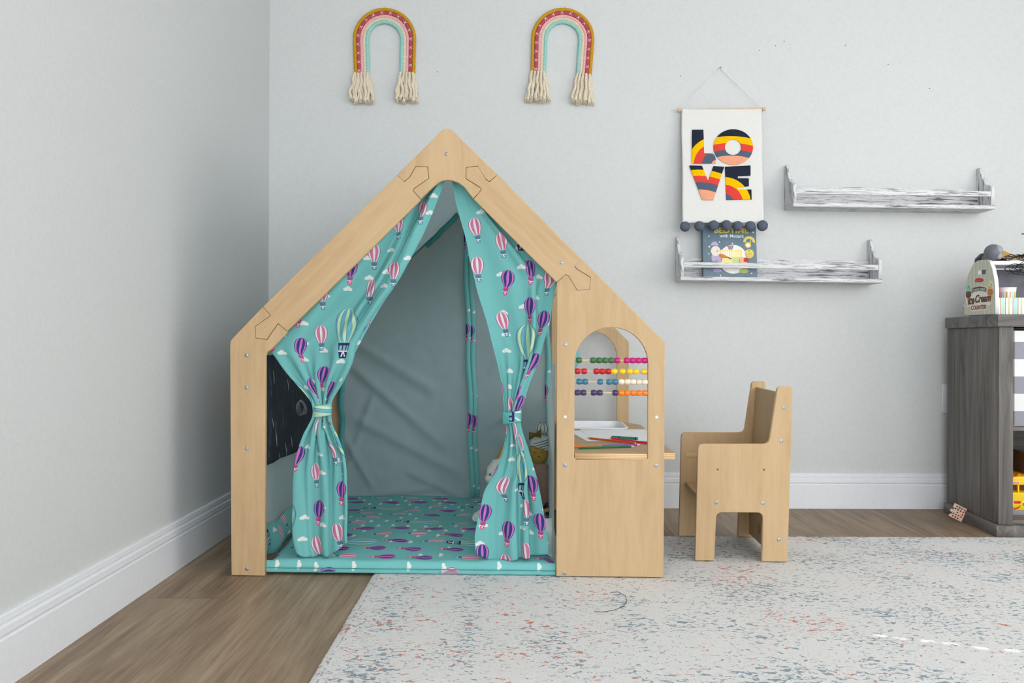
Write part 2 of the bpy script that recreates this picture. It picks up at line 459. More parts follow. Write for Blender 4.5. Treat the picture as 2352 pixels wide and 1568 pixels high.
def baseboard(name, p0, p1, nrm):
    bm = bmesh.new(); rings = []
    for p in (p0, p1): rings.append([bm.verts.new((p[0]+nrm[0]*d, p[1]+nrm[1]*d, z+.0006)) for d, z in BB])
    n = len(BB)
    for k in range(n): bm.faces.new((rings[0][k], rings[0][(k+1) % n], rings[1][(k+1) % n], rings[1][k]))
    bm.faces.new(rings[0][::-1]); bm.faces.new(rings[1]); bmesh.ops.recalc_face_normals(bm, faces=bm.faces)
    return structure(name, bm, M['trim'], angle=30)
baseboard('baseboard_back', (WX, WY), (RX, WY), (0, -1))
baseboard('baseboard_left', (WX, -2.2), (WX, WY), (1, 0))
# small old nail holes in the back wall
for (px, py) in ((1005, 165), (1563, 174), (1745, 116), (1781, 105), (1801, 95), (1942, 104), (2040, 148), (2135, 203), (2350, 537)):
    bm = bmesh.new(); p = atY(px, py, WY); big = px > 2300
    ball(bm, p, .0016 if not big else .005, (1.5 if not big else 1.6, .25, 1 if not big else .45), 10)
    finish('nail_hole', bm, M['dark'], wall_back)
# light switch plate half behind the cabinet
p = atY(2169, 915, WY)
sw = thing('wall_switch', 'white wall plate beside the grey cabinet, partly hidden behind it', 'switch', (p.x+.025, WY, p.z))
boxobj('cover_plate', M['trim'], sw, -.036, .036, -.006, 0, -.058, .058, bev=.003)
boxobj('rocker', M['trim'], sw, -.016, .016, -.010, -.006, -.033, .033, bev=.002)

# ================================================================ rug
def rug_mat():
    m, nt, b = new_mat('speckled_rug', .95, .05)
    tc = nt.nodes.new('ShaderNodeTexCoord'); sp = nt.nodes.new('ShaderNodeSeparateXYZ')
    nt.links.new(tc.outputs['Object'], sp.inputs[0]); x, y = E(nt, sp.outputs[0]), E(nt, sp.outputs[1])
    def cv(sx, sy, ox=0, oy=0):
        cb = nt.nodes.new('ShaderNodeCombineXYZ'); nt.links.new((x*sx+ox).s, cb.inputs[0]); nt.links.new((y*sy+oy).s, cb.inputs[1]); return cb.outputs[0]
    big = noise(nt, cv(4, 5), 1, 2); big2 = noise(nt, cv(3.4, 4.6, 17, 4), 1, 2)
    dia = emin(eabs(efract((x*.9+y)*2.1)-.5), eabs(efract((x*.9-y)*2.1)-.5))*2.0
    colm = eabs(efract(x*5.2)-.5)*2.0
    left = x < .75
    band = dia*(1.0-left) + colm*left
    d1 = noise(nt, cv(58, 84), 1, 3, .62, .8)
    d2 = noise(nt, cv(50, 80, 31, 9), 1, 3, .6, .8)
    d3 = noise(nt, cv(52, 90, 5, 51), 1, 3, .62, .6)
    blue = d1 + (big-.5)*.34 + (band-.5)*-.11
    cor = d2 + (big2-.5)*.44 + (band-.5)*.05
    gry = d3 + (big-.5)*.2
    base = ramp(nt, noise(nt, cv(330, 330), 1, 3, .7), [(.25, (212, 212, 211)), (.6, (242, 242, 240))])
    def soft(v, t, w): return _m(nt, 'MULTIPLY', _m(nt, 'SUBTRACT', v, t), 1/w, clamp=True)
    c = mixc(nt, soft(gry, .60, .05)*.5, base, (172, 178, 182))
    c = mixc(nt, soft(blue, .60, .04)*.8, c, (120, 144, 158))
    c = mixc(nt, soft(cor, .64, .035)*.85, c, (206, 118, 102))
    dash = (eabs(x-.0165) < .0022)*(noise(nt, cv(1, 48, 3, 3), 1, 1) > .5)
    c = mixc(nt, dash*.6, c, (150, 152, 160))
    nt.links.new(c, b.inputs['Base Color'])
    pile = noise(nt, cv(240, 240), 1, 4, .75)
    bump(nt, b, pile, .9, .004)
    return m
M['rug'] = rug_mat()
rx0, rx1, ry0, ry1 = -.386, 1.90, .15, 2.928
bm = bmesh.new(); NX, NY = 260, 240
from mathutils import noise as MN
def edge_wob(a): return .0022*MN.noise(Vector((a*60, 3.1, 0)))+.001*MN.noise(Vector((a*260, 9, 0)))
top = []
for j in range(NY+1):
    row = []
    for i in range(NX+1):
        u, v = i/NX, j/NY; x = rx0+(rx1-rx0)*u; y = ry0+(ry1-ry0)*v
        if i == 0: x += edge_wob(y)
        if j == NY: y += edge_wob(x)*1.6
        e = min(i, NX-i, NY-j, j)
        z = RUGZ - (.0035 if e == 0 else 0) + .0012*MN.noise(Vector((x*45, y*45, 0)))+.0006*MN.noise(Vector((x*140, y*140, 5)))
        row.append(bm.verts.new((x-rx0, y-ry0, z)))
    top.append(row)
for j in range(NY):
    for i in range(NX): bm.faces.new((top[j][i], top[j][i+1], top[j+1][i+1], top[j+1][i]))
edge = [top[0][i] for i in range(NX+1)]+[top[j][NX] for j in range(1, NY+1)]+[top[NY][i] for i in range(NX-1, -1, -1)]+[top[j][0] for j in range(NY-1, 0, -1)]
low = [bm.verts.new((v.co.x, v.co.y, .0008)) for v in edge]
for k in range(len(edge)):
    q = (k+1) % len(edge); bm.faces.new((edge[q], edge[k], low[k], low[q]))
rug = finish('rug', bm, M['rug'], None, True, 60); rug.location = (rx0, ry0, 0)
tag(rug, 'large off-white pile rug flecked with blue-grey and coral on wooden floor', 'rug')
bm = bmesh.new(); pts = []
for px, py in ((1365, 1404), (1385, 1405), (1410, 1401), (1432, 1392), (1440, 1380), (1436, 1367), (1420, 1359), (1402, 1360)):
    pts.append(Fr((0, 0, 0)).onZ(px, py, RUGZ+.0035))
tube(bm, pts, .0007, 5)
tag(finish('thread', bm, M['dark'], None), 'thin dark loose thread curled on the pale rug', 'thread')

# ================================================================ play house
HA = R(-1.7); HF = Fr((-.788, 2.432, 0), HA)
house = thing('play_house', 'birch plywood play house with gabled frame, arched window and desk on the floor', 'play house', HF.loc, HA)
PT = .018; DEP = .96
def hx(pts, yl=0.0): return HF.xz(pts, yl)
seamA = [(603.3, 703.9), (620.5, 724.2), (585, 749.8), (587.2, 776.6), (612.9, 779.6), (638.5, 742.9), (659.6, 762)]
seamB = [(911, 401.6), (927.8, 417.7), (940, 407), (955, 381.7), (982, 383), (984.8, 409), (951.5, 432), (948.5, 438), (966.8, 457.5)]
seamC = [(1086.8, 456.8), (1105, 436), (1101.8, 430), (1069.6, 410), (1070.7, 384), (1096.4, 381), (1113.6, 410), (1124.3, 417), (1142.9, 400)]
seamD = [(1335.7, 593.6), (1319, 611.4), (1325, 618), (1356, 637), (1354, 665), (1325.7, 667), (1305, 633.6), (1298, 630.7), (1278.6, 649)]
left_post = [(609, 1322.5), (530.5, 1322), (527.6, 791), (529, 783), (533, 777)] + seamA + [(621.7, 803.4), (613, 808), (609.5, 816)]
left_beam = seamA + seamB[::-1]
apex_pc = seamB[::-1] + [(1005, 307.5), (1011, 302), (1018, 296.5), (1026, 294.3), (1034, 295.3), (1040, 299)] + seamC[::-1] + [(1078, 447), (1066, 430), (1053, 420), (1039, 415), (1026, 413.3), (1012, 416.5), (998, 426), (985, 438)]
apex_pc = seamB + [(985, 438), (998, 426), (1012, 416.5), (1026, 413.3), (1039, 415), (1053, 420), (1066, 430), (1078, 446)] + seamC + [(1040, 299), (1034, 295.3), (1026, 294.3), (1018, 296.5), (1011, 302)]
right_beam = seamC + seamD
panel = [(1277, 1327), (1525, 1330.5), (1527.8, 790), (1526, 784), (1523, 780.5)] + seamD
win_px = [(1404+84*cos(R(a)), 836-84*sin(R(a))) for a in range(0, 181, 7)]
window = [(1319.5, 1050)]+[(1323, 1055.5), (1484, 1055.5), (1487.5, 1051)] + win_px
def house_plates(y0, front=True):
    W_, Ee = M, M['ply_y']
    fix = lambda pts, z0=None: [(x, max(z, z0) if z0 is not None and z < .04 else z) for x, z in pts]
    P = lambda n, px, m, holes=(), z0=None: plate(n, [(x, (z0 if (z0 is not None and z < .04) else z)) for x, z in hx(px)], holes, PT, [m, Ee], house, 'XZ', y0, .0016, .0008)
    P('front_post' if front else 'rear_post', left_post, M['wood_v'], z0=.001)
    P('roof_beam', left_beam, M['wood_l'])
    P('ridge_piece', apex_pc, M['wood_v'])
    P('roof_beam', right_beam, M['wood_r'])
    P('window_panel', panel, M['wood_v'], [hx(window)], z0=.0095)
house_plates(0.0); house_plates(DEP-PT, False)
def screw(parent, x, y, z, r=.0052, axis='Y', mat=None, hole=True):
    bm = bmesh.new(); rot = Matrix.Translation((x, y, z)) @ Matrix.Rotation(R(90), 4, 'X')
    if mat is None:
        lathe(bm, [(r, -.001), (r*.95, .0012), (r*.5, .0018), (r*.46, .0006), (r*.05, .0004)], 16, rot)
        ob = finish('screw', bm, M['zinc'], parent)
    else:
        lathe(bm, [(r, -.001), (r, .0004), (r*.1, .0005)], 14, rot); ob = finish('screw_hole', bm, mat, parent)
    return ob
for px, py in ((566, 816), (566, 890), (566.5, 1030), (567.5, 1306), (1026.5, 353.5), (1290.5, 602.5), (1299, 791), (1298, 1068), (1507, 1068.5), (1296.5, 1316)):
    q = HF.onY(px, py, 0); screw(house, q.x, -.0004, q.z)
for px, py in ((1298.5, 957), (1508.5, 957.5)):
    q = HF.onY(px, py, 0); screw(house, q.x, -.0004, q.z, .0040, mat=M['hole_white'])
# --- cross rails between the two frames, low rail behind the mat
zE = hx([(528, 790)])[0][1]
W_H = hx([(1527.8, 790)])[0][0]
xL, xR = hx([(530, 1000)])[0][0], W_H
boxobj('eave_rail', M['wood_h'], house, .03, .048, PT, DEP-PT, .617, .655, bev=.002)
# --- chalk board wall on the left
def chalk_mat():
    m, nt, b = new_mat('chalk_board', .75, .2)
    f = noise(nt, coords(nt, 'Object', (1, 14, 5)), 2.2, 6, .7, .6)
    nt.links.new(ramp(nt, f, [(.48, (40, 46, 54)), (.60, (54, 61, 70)), (.74, (130, 136, 142))]), b.inputs['Base Color'])
    return m
M['chalk'] = chalk_mat(); M['chalk_line'] = plain('chalk_line', (150, 156, 160), .9)
xb = .040
zt, zm = .613, HF.onX(613, 1072, xb+.008).z
cbd = boxobj('chalk_board', M['chalk'], house, xb, xb+.008, PT, DEP-PT-.002, zm, zt, bev=.0008)
bm = bmesh.new()                                            # chalk scribble
cpts = []
for k in range(90):
    a = k*.42; q = HF.onX(688+9*cos(a)+k*.10, 938-k*.05+16*sin(a*1.02), xb+.0085); q.x = xb+.0088; cpts.append(q)
tube(bm, cpts, .0006, 4); finish('chalk_scribble', bm, M['chalk_line'], cbd)
for (px, py, L) in ((633, 985, 40), (655, 1015, 30), (641, 1040, 26), (668, 1000, 26), (625, 960, 22), (660, 870, 26), (627, 850, 30), (700, 900, 12)):
    a = HF.onX(px, py, xb+.0085); c = HF.onX(px+3, py+L, xb+.0085); a.x = c.x = xb+.0086
    bm = bmesh.new(); tube(bm, [a, (a+c)/2+Vector((0, .002, 0)), c], [.0005, .0016, .0006], 4)
    finish('chalk_mark', bm, M['chalk_line'], cbd)

# --- desk with a cut-out for the tray
zd = HF.onY(1404, 1041, 0.0).z; dth = .0175
q0 = HF.onY(1320.5, 1041, 0).x; q1 = HF.onY(1486.5, 1041, 0).x
qr = HF.onY(1550.6, 1041, PT+.002).x
yb = DEP-.004
ty1 = .935
tyf = HF.onZ(1380, 983, zd+.004).y; txr = HF.onZ(1441, 979, zd+.004).x
desk_o = [(q0, .0005), (q1, .0005), (q1, PT+.0015), (qr, PT+.0015), (qr, yb-.13), (qr-.05, yb-.02), (qr-.075, yb), (.945, yb), (.945, PT+.0015), (q0, PT+.0015)]
tray_hole = rrect(.972, txr-.008, tyf+.008, ty1-.008, .03)
plate('desk_top', desk_o, [tray_hole], dth, [M['wood_h'], M['ply_z']], house, 'XY', zd-dth, .0012)
# --- abacus across the window
ab = bpy.data.objects.new('abacus', None); COL.objects.link(ab); ab.parent = house; ab['label'] = 'four-rod bead abacus across the arched window'
M['rod'] = plain('beech_rod', (214, 186, 152), .5)
BEADS = [(827.3, .0016, [('green', (52, 104, 58), (260, 402, 462, 522, 583)), ('magenta', (190, 8, 116), (643, 738, 797, 856, 916))]),
         (852.6, .0016, [('red', (192, 20, 28), (247, 313, 435, 494, 554)), ('yellow', (240, 200, 10), (612, 693, 768, 828, 911))]),
         (876.6, .0016, [('blue', (52, 116, 144), (263, 323, 474, 563, 624)), ('cream', (232, 216, 196), (685, 744, 801, 860, 919))]),
         (901.8, .0016, [('purple', (64, 50, 92), (246, 306, 409, 469, 624)), ('orange', (244, 126, 22), (684, 743, 803, 862, 921))])]
yr = PT*.5
def bead_mesh():
    bm = bmesh.new(); r = .0083; h = .0079
    prof = [(.0022, -h*.97), (.0058, -h), (r*.90, -h*.66), (r, -h*.2), (r, h*.2), (r*.90, h*.66), (.0058, h), (.0022, h*.97)]
    lathe(bm, prof, 20, Matrix.Rotation(R(90), 4, 'Y')); return bm
for y0, sl, sets in BEADS:
    a = HF.onY(1318, y0-.4, yr); c = HF.onY(1489.5, y0+.5, yr)
    bm = bmesh.new(); tube(bm, [a, c], .0021, 8); finish('rod', bm, M['rod'], ab)
    for cn, c_, xs in sets:
        if 'bead_'+cn not in M: M['bead_'+cn] = plain('bead_'+cn, c_, .28, .5, .05, 60)
        for x in xs:
            q = HF.onY(1270+.2296*x, y0+(x-580)*.0014, yr)
            bm = bead_mesh(); bm.transform(Matrix.Translation(q)); o = finish('bead', bm, M['bead_'+cn], ab); o['label'] = cn+' wooden bead'

# ================================================================ fabric of the house
def heightfield(name, nx, nz, fn, mat, parent, thick=0, keep=None, angle=80):
    """grid (s,t in 0..1) -> fn(s,t) = (co, uv)"""
    bm = bmesh.new(); uvl = bm.loops.layers.uv.new('UVMap'); V = []
    for j in range(nz+1):
        V.append([fn(i/nx, j/nz) for i in range(nx+1)])
    vv = [[bm.verts.new(c[0]) for c in row] for row in V]
    for j in range(nz):
        for i in range(nx):
            ids = ((j, i), (j, i+1), (j+1, i+1), (j+1, i))
            if keep and not keep((i+.5)/nx, (j+.5)/nz): continue
            f = bm.faces.new([vv[a][b] for a, b in ids])
            for l, (a, b) in zip(f.loops, ids): l[uvl].uv = V[a][b][1]
    for v in [v for v in bm.verts if not v.link_faces]: bm.verts.remove(v)
    o = finish(name, bm, mat, parent, True, angle)
    if thick:
        md = o.modifiers.new('thickness', 'SOLIDIFY'); md.thickness = thick; md.offset = 0
    return o
canopy = thing('fabric_canopy', 'grey and teal cotton canopy lining the inside of the play house', 'canopy', HF.loc, HA)
yc = .915
apx, apz = HF.onY(1026, 285, 0).x, HF.onY(1026, 285, 0).z
OFF = .052                                                    # vertical drop of the roof cloth below the outer edge
def roofz(x): return apz-OFF-abs(x-apx)*.996
xa, xb2 = HF.onY(779, 1000, yc).x, HF.onY(1261, 1000, yc).x
z0c = .05
CR = [((790, 770), (1010, 905), .006, 14), ((800, 835), (1040, 1040), .006, 12), ((795, 950), (1075, 1095), .007, 14), ((795, 1010), (860, 1125), .006, 9), ((860, 1135), (1000, 1120), .006, 9), ((930, 1080), (1065, 1142), .006, 10), ((1110, 985), (1200, 930), .005, 10), ((1100, 1090), (1210, 1000), .005, 10), ((1120, 860), (1200, 800), .004, 10), ((860, 900), (790, 1100), .004, 9)]
CRL = [(HF.onY(*a, yc), HF.onY(*b, yc), d, w/600) for a, b, d, w in CR]
def crease(x, z):
    s = 0
    for a, b, d, w in CRL:
        dx, dz = b.x-a.x, b.z-a.z; L = math.hypot(dx, dz)
        t = ((x-a.x)*dx+(z-a.z)*dz)/L/L; dd = ((x-a.x)*dz-(z-a.z)*dx)/L
        e = max(0, 1-max(0, abs(t-.5)-.38)/.14) if abs(t-.5) < .52 else 0
        s += d*e*(math.exp(-(dd/w)**2) - .5*math.exp(-((dd-w*1.6)/(w*1.5))**2))
    return s
slit_t, slit_b = HF.onY(1066, 500, yc), HF.onY(1086, 1142, yc)
def slitx(z): return slit_b.x+(slit_t.x-slit_b.x)*(z-slit_b.z)/(slit_t.z-slit_b.z)
def canvas_fn(x0f, x1f):
    def fn(s, t):
        z = z0c+(1.20-z0c)*t
        xl, xr = x0f(z), x1f(z)
        # keep the cloth inside the gable
        lim = max(0.0, (apz-OFF-z))/.996
        xl = max(xl, apx-lim); xr = min(xr, apx+lim)
        if xr < xl: xl = xr = min(max(apx, min(xl, xr)), max(xl, xr))
        x = xl+(xr-xl)*s
        y = yc - crease(x, z)*1.8 - .004*MN.noise(Vector((x*7, z*5, 1))) - .0016*MN.noise(Vector((x*30, z*22, 4)))
        return Vector((x, y, z)), (x, z)
    return fn
heightfield('back_curtain', 110, 150, canvas_fn(lambda z: xa, lambda z: slitx(z)-.004), M['canvas'], canopy)
heightfield('back_curtain', 60, 150, canvas_fn(lambda z: slitx(z)+.012, lambda z: xb2), M['canvas'], canopy)
def strip(name, path, w, mat, parent, nrm=(0, -1, 0), tw=.0015):
    """flat ribbon along a path lying in an x-z plane (or along y)"""
    bm = bmesh.new(); uvl = bm.loops.layers.uv.new('UVMap'); prev = None; L = 0; pts = [Vector(p) for p in path]; N = Vector(nrm)
    for i, p in enumerate(pts):
        t = (pts[min(i+1, len(pts)-1)]-pts[max(i-1, 0)]).normalized(); s = t.cross(N).normalized()*w/2
        if i: L += (p-pts[i-1]).length
        cur = (bm.verts.new(p-s), bm.verts.new(p+s), L)
        if prev:
            f = bm.faces.new((prev[0], prev[1], cur[1], cur[0]))
            for l, uv in zip(f.loops, ((0, prev[2]), (w, prev[2]), (w, cur[2]), (0, cur[2]))): l[uvl].uv = (uv[0], -uv[1])
        prev = cur
    o = finish(name, bm, mat, parent, True, 80)
    md = o.modifiers.new('thickness', 'SOLIDIFY'); md.thickness = tw; md.offset = 0
    return o
def vpath(a, b, yl, n=24, wob=.003):
    p, q = HF.onY(*a, yl), HF.onY(*b, yl)
    return [p+(q-p)*(i/n)+Vector((wob*sin(i*.9), wob*sin(i*.6+1), 0)) for i in range(n+1)]
strip('trim_band', vpath((783.5, 860), (787, 1145), yc-.012), .021, M['teal'], canopy)
strip('trim_band', vpath((1068, 500), (1084, 1140), yc-.012), .019, M['print_trim'], canopy)
strip('trim_band', vpath((1079, 505), (1094, 1140), yc-.008), .022, M['print_trim'], canopy)
strip('trim_band', vpath((1257.5, 640), (1259.5, 1150), yc-.010), .018, M['print_trim'], canopy)
zz = [(1049, 489), (1035, 505), (1010, 528), (1000, 540), (975, 562)]
strip('trim_band', [HF.onY(x+3, y+3, yc-.006) for x, y in zz], .020, M['teal'], canopy)
strip('trim_band', [HF.onY(x, y, yc-.006) for x, y in ((975, 562), (950, 586), (925, 612), (900, 636))], .009, M['teal'], canopy)
# roof cloth
def roof_fn(side):
    def fn(s, t):
        d = (.62 if side < 0 else .298)*s; x = apx+side*d*1.0; y = .022+(yc-.022)*t
        z = roofz(x) - .004*MN.noise(Vector((d*9, y*6, side))) - .008*sin(pi*t)*sin(pi*min(1, d/.5))
        return Vector((x, y, z)), (d*1.41, y)
    return fn
heightfield('roof_cloth', 40, 50, roof_fn(-1), M['canvas'], canopy)
heightfield('roof_cloth', 40, 50, roof_fn(1), M['canvas'], canopy)
# left skirt: gathered grey cloth with a printed hem, hanging below the chalk board
def skirt_fn(za, zb, k, xo):
    def fn(s, t):
        y = PT+.004+(yc-PT-.02)*s; z = za+(zb-za)*t + k*.006*sin(y*21)
        x = .062+xo+.006*sin(y*36+1.3*sin(y*9))*(1-.4*t)+.010*(1-t)*k + .014*k*sin(pi*t)
        return Vector((x, y, z)), (y*.9, z)
    return fn
heightfield('side_skirt', 90, 16, skirt_fn(.07, zm+.012, 0, 0), M['canvas'], canopy)
heightfield('side_skirt_hem', 90, 14, skirt_fn(.030, .118, 1, .008), M['print'], canopy)
# right side drape between tent and desk
xs = .903
def drape_fn(s, t):
    y = PT+.006+(yc-.05-PT)*s; z = .045+(.60-.16*s-.045)*t
    x = xs+.001+.0045*sin(y*60+.8*sin(z*5))*(.55+.45*t)-.004*s
    return Vector((x, y, z)), (y, z)
heightfield('side_drape', 120, 24, drape_fn, M['canvas'], canopy)
# bit of the side drape bulging out behind the window
def leaf_fn(s, t):
    zt_, zb_ = .664, .555
    z = zb_+(zt_-zb_)*t; w = .040*sin(pi*min(1, max(0, t)))**.6
    y = .33+.10*(s-.5)
    return Vector((.957+w*sin(pi*s)*.85, y, z)), (y, z)
heightfield('drape_fold', 24, 24, leaf_fn, M['aqua'], canopy)

# ---- front curtains: each row is a meander of true cloth length
def curtain(name, rows, label, hemside, y0, hem, grp, folds, mat):
    """rows: (py, xl px, xr px, cloth width m, tie 0..1, y offset)"""
    NR, NS = 190, 150
    root = thing(name, label, 'curtain', HF.loc, HA, grp)
    pys = [r[0] for r in rows]; grid = []; lim = None
    vlen = 0; lastz = None
    for j in range(NR+1):
        py = pys[0]+(pys[-1]-pys[0])*j/NR
        xl, xr, Wc, tie, yo = lerp_table(rows, py)
        a, b = HF.onY(xl, py, y0+yo), HF.onY(xr, py, y0+yo); w = b.x-a.x; z = (a.z+b.z)/2
        Wc = max(Wc, w*1.002)
        zz_ = (z-.66)
        def th(s):                                            # s: 0 at the opening hem .. 1
            o = 0
            for (f, am, ph, c, wd, lo, hi) in folds:
                k = am*math.exp(-((s-c)/wd)**2)*(lo+(hi-lo)*tie)
                o += k*sin(2*pi*f*s+ph+.6*sin(zz_*3.1+f))
            return o
        g = [th((i+.5)/NS) for i in range(NS)]
        lo_, hi_ = 0, 6
        for _ in range(26):
            A = (lo_+hi_)/2
            if sum(cos(max(-2.15, min(2.15, A*v))) for v in g)/NS*Wc > w: lo_ = A
            else: hi_ = A
        x, yv, pts = 0, 0, [(0, 0)]
        for v in g:
            q = max(-2.15, min(2.15, A*v)); x += cos(q)*Wc/NS; yv += sin(q)*Wc/NS; pts.append((x, yv))
        tr = pts[-1][1]; sc = w/pts[-1][0]
        ys = [p[1]-tr*i/NS for i, p in enumerate(pts)]; m_ = sum(ys)/len(ys)
        sq = 1-.45*tie
        far = a.x if hemside == 'R' else b.x
        lim = far if lim is None else (min(lim, far) if hemside == 'R' else max(lim, far))
        row = []
        for i, p in enumerate(pts):
            s = i/NS; xx = p[0]*sc
            X = (b.x-xx) if hemside == 'R' else (a.x+xx)
            yy = y0+yo+(ys[i]-m_)*sq
            frac = (xx/w)
            zl = z + hem(frac, j/NR)
            mic = .0016*MN.noise(Vector((X*34, zl*16, y0*9)))*(1-tie)+.003*MN.noise(Vector((X*11, zl*7, 2)))*(1-tie)
            d_ = frac*w; up = max(0, 1-1.6*tie); low = max(0, min(1, (j/NR-.62)/.12))
            if hemside == 'R':
                k_ = up*max(0, min(1, (.84-j/NR*1.9)/.15)) if j/NR < .5 else 0
                mic -= .010*max(0, min(1, (j/NR-.88)/.1)); mic += k_*(-.010*math.exp(-((d_-.018)/.013)**2)+.013*math.exp(-((d_-.041)/.006)**2)-.010*math.exp(-((d_-.058)/.012)**2)+.006*math.exp(-((d_-.078)/.010)**2))
                e_ = max(0, min(1, (.33-frac)/.05)); mic += low*.024*e_*e_*(3-2*e_) - low*.008*math.exp(-((frac-.40)/.08)**2)
                mic += low*.006*math.exp(-((frac-.78+.3*(j/NR-.8))/.05)**2)
            else:
                mic -= .010*max(0, min(1, (j/NR-.88)/.1)); e_ = max(0, min(1, (frac-.56)/.05)); mic += low*.022*e_*e_*(3-2*e_) - low*.010*math.exp(-((frac-.50)/.07)**2)
                mic += low*.005*math.exp(-((frac-.22-.2*(j/NR-.8))/.05)**2)
                k_ = up*max(0, min(1, (j/NR-.25)/.12)) if j/NR < .6 else 0
                mic += k_*(.012*math.exp(-((frac-.66)/.035)**2)-.007*math.exp(-((frac-.76)/.05)**2))
            row.append((Vector((X, yy+mic, zl)), (lim + Wc*(1-s)*(1 if hemside == 'R' else -1), zl)))
        grid.append(row)
    bm = bmesh.new(); uvl = bm.loops.layers.uv.new('UVMap')
    vv = [[bm.verts.new(c[0]) for c in r] for r in grid]
    for j in range(NR):
        for i in range(NS):
            ids = ((j, i), (j+1, i), (j+1, i+1), (j, i+1))
            f = bm.faces.new([vv[p][q] for p, q in ids])
            for l, (p, q) in zip(f.loops, ids): l[uvl].uv = grid[p][q][1]
    o = finish('cloth', bm, mat, root, True, 120)
    md = o.modifiers.new('thickness', 'SOLIDIFY'); md.thickness = .0012; md.offset = 0
    return root
def hemL(f, t):                                               # f: 0 at right (opening) edge
    k = max(0, (t-.90)/.10); return k*(.030*max(0, 1-f/.35)**1.3 + .012*max(0, (f-.80)/.2)**1.5)
def hemR(f, t):                                               # f: 0 at left (opening) edge
    k = max(0, (t-.90)/.10); return k*(.024*max(0, 1-f/.28)**1.3 + .020*max(0, (f-.35)/.65)**.9)
rowsL = [(405, 1006, 1023, .05, .0, 0), (450, 955, 1006, .11, .0, 0), (500, 908, 985, .165, .0, 0), (550, 858, 963, .215, .0, 0), (600, 806, 940, .255, .0, 0), (650, 758, 913, .29, .0, 0), (700, 708, 879, .31, .0, 0), (750, 660, 849, .33, .05, 0), (800, 626, 822, .34, .12, 0), (830, 641, 806, .34, .25, 0), (860, 663, 792, .34, .45, 0), (890, 690, 777, .34, .7, 0), (915, 711, 763, .33, .95, 0), (932, 719, 757, .32, 1, 0), (955, 719, 757, .31, 1, 0), (975, 710, 760, .29, .9, 0), (1000, 697, 766, .28, .6, 0), (1050, 681, 778, .25, .25, 0), (1100, 675, 786, .235, .12, 0), (1150, 674, 790, .23, .1, 0), (1200, 674, 791, .228, .1, 0), (1240, 676, 790, .226, .1, 0), (1277, 684, 788, .225, .1, 0)]
foldsL = [(3.7, 1.0, .2, .17, .15, 1, .5), (2.0, .25, 1.0, .6, .4, 1, .3), (5.0, 1.0, .5, .5, .9, .0, 1.0), (9.0, .35, 2.0, .5, .8, 0, .6)]
curtL = curtain('door_curtain', rowsL, 'teal balloon-print curtain tied back beside the chalkboard side', 'R', .042, hemL, None, foldsL, M['print'])
rowsR = [(405, 1036, 1046, .05, 0, 0), (430, 1041, 1078, .08, 0, 0), (460, 1046, 1105, .11, 0, 0), (500, 1056, 1145, .125, 0, 0), (550, 1070, 1194, .17, 0, 0), (600, 1079, 1244, .22, 0, 0), (640, 1089, 1282, .255, 0, 0), (662, 1094, 1276, .25, 0, 0), (700, 1105, 1269, .235, .02, 0), (740, 1118, 1263, .225, .05, 0), (780, 1128, 1251, .22, .12, 0), (830, 1141, 1237, .22, .25, 0), (880, 1152, 1217, .22, .5, 0), (915, 1156, 1206, .23, .8, 0), (945, 1158, 1196, .24, 1, 0), (968, 1160, 1196, .24, 1, 0), (990, 1163, 1200, .24, .9, 0), (1030, 1156, 1213, .235, .55, 0), (1063, 1145, 1223, .225, .35, 0), (1094, 1131, 1232, .22, .22, 0), (1125, 1114, 1239, .22, .15, 0), (1150, 1107, 1244, .24, .1, 0), (1200, 1096, 1253, .255, .08, 0), (1240, 1091, 1259, .26, .07, 0), (1289, 1093, 1260, .26, .07, 0)]
foldsR = [(3.0, .9, .2, .70, .20, 1, .5), (1.5, .25, 1.0, .4, .5, 1, .3), (4.5, 1.0, .9, .5, .9, .0, 1.0), (8.0, .35, 2.0, .5, .8, 0, .6)]
M['print_b'] = fabric_print('balloon_print_cotton_b', .14, 0, (.018, .045))
curtR = curtain('door_curtain', rowsR, 'teal balloon-print curtain tied back beside the window panel', 'L', .042, hemR, None, foldsR, M['print_b'])
def tieband(root, x0, x1, ya, yb_, mat, tab):
    a, b = HF.onY(x0, ya, .03), HF.onY(x1, yb_, .03); cx = (a.x+b.x)/2; cz = (a.z+b.z)/2; h = abs(a.z-b.z); rx = (b.x-a.x)/2
    bm = bmesh.new(); uvl = bm.loops.layers.uv.new('UVMap'); N = 40; rings = []
    for (dz, g) in ((-.5, .97), (-.42, 1.0), (0, 1.015), (.42, 1.0), (.5, .97)):
        rings.append([bm.verts.new((cx+rx*g*cos(2*pi*k/N), .044+.024*g*sin(2*pi*k/N), cz+dz*h+.0035*cos(2*pi*k/N))) for k in range(N)])
    for j in range(4):
        for k in range(N):
            f = bm.faces.new((rings[j][k], rings[j][(k+1) % N], rings[j+1][(k+1) % N], rings[j+1][k]))
            for l, (kk, jj) in zip(f.loops, ((k, j), (k+1, j), (k+1, j+1), (k, j+1))): l[uvl].uv = (kk/N*.14, jj*.008)
    o = finish('tie_back', bm, mat, root, True, 60); md = o.modifiers.new('thickness', 'SOLIDIFY'); md.thickness = .002; md.offset = 1
    if tab:
        bm = bmesh.new(); box(bm, cx-rx-.006, cx-rx+.012, .0150, .0180, cz-h*.58, cz+h*.5, .0012); finish('tie_tab', bm, M['teal'], o)
    return o
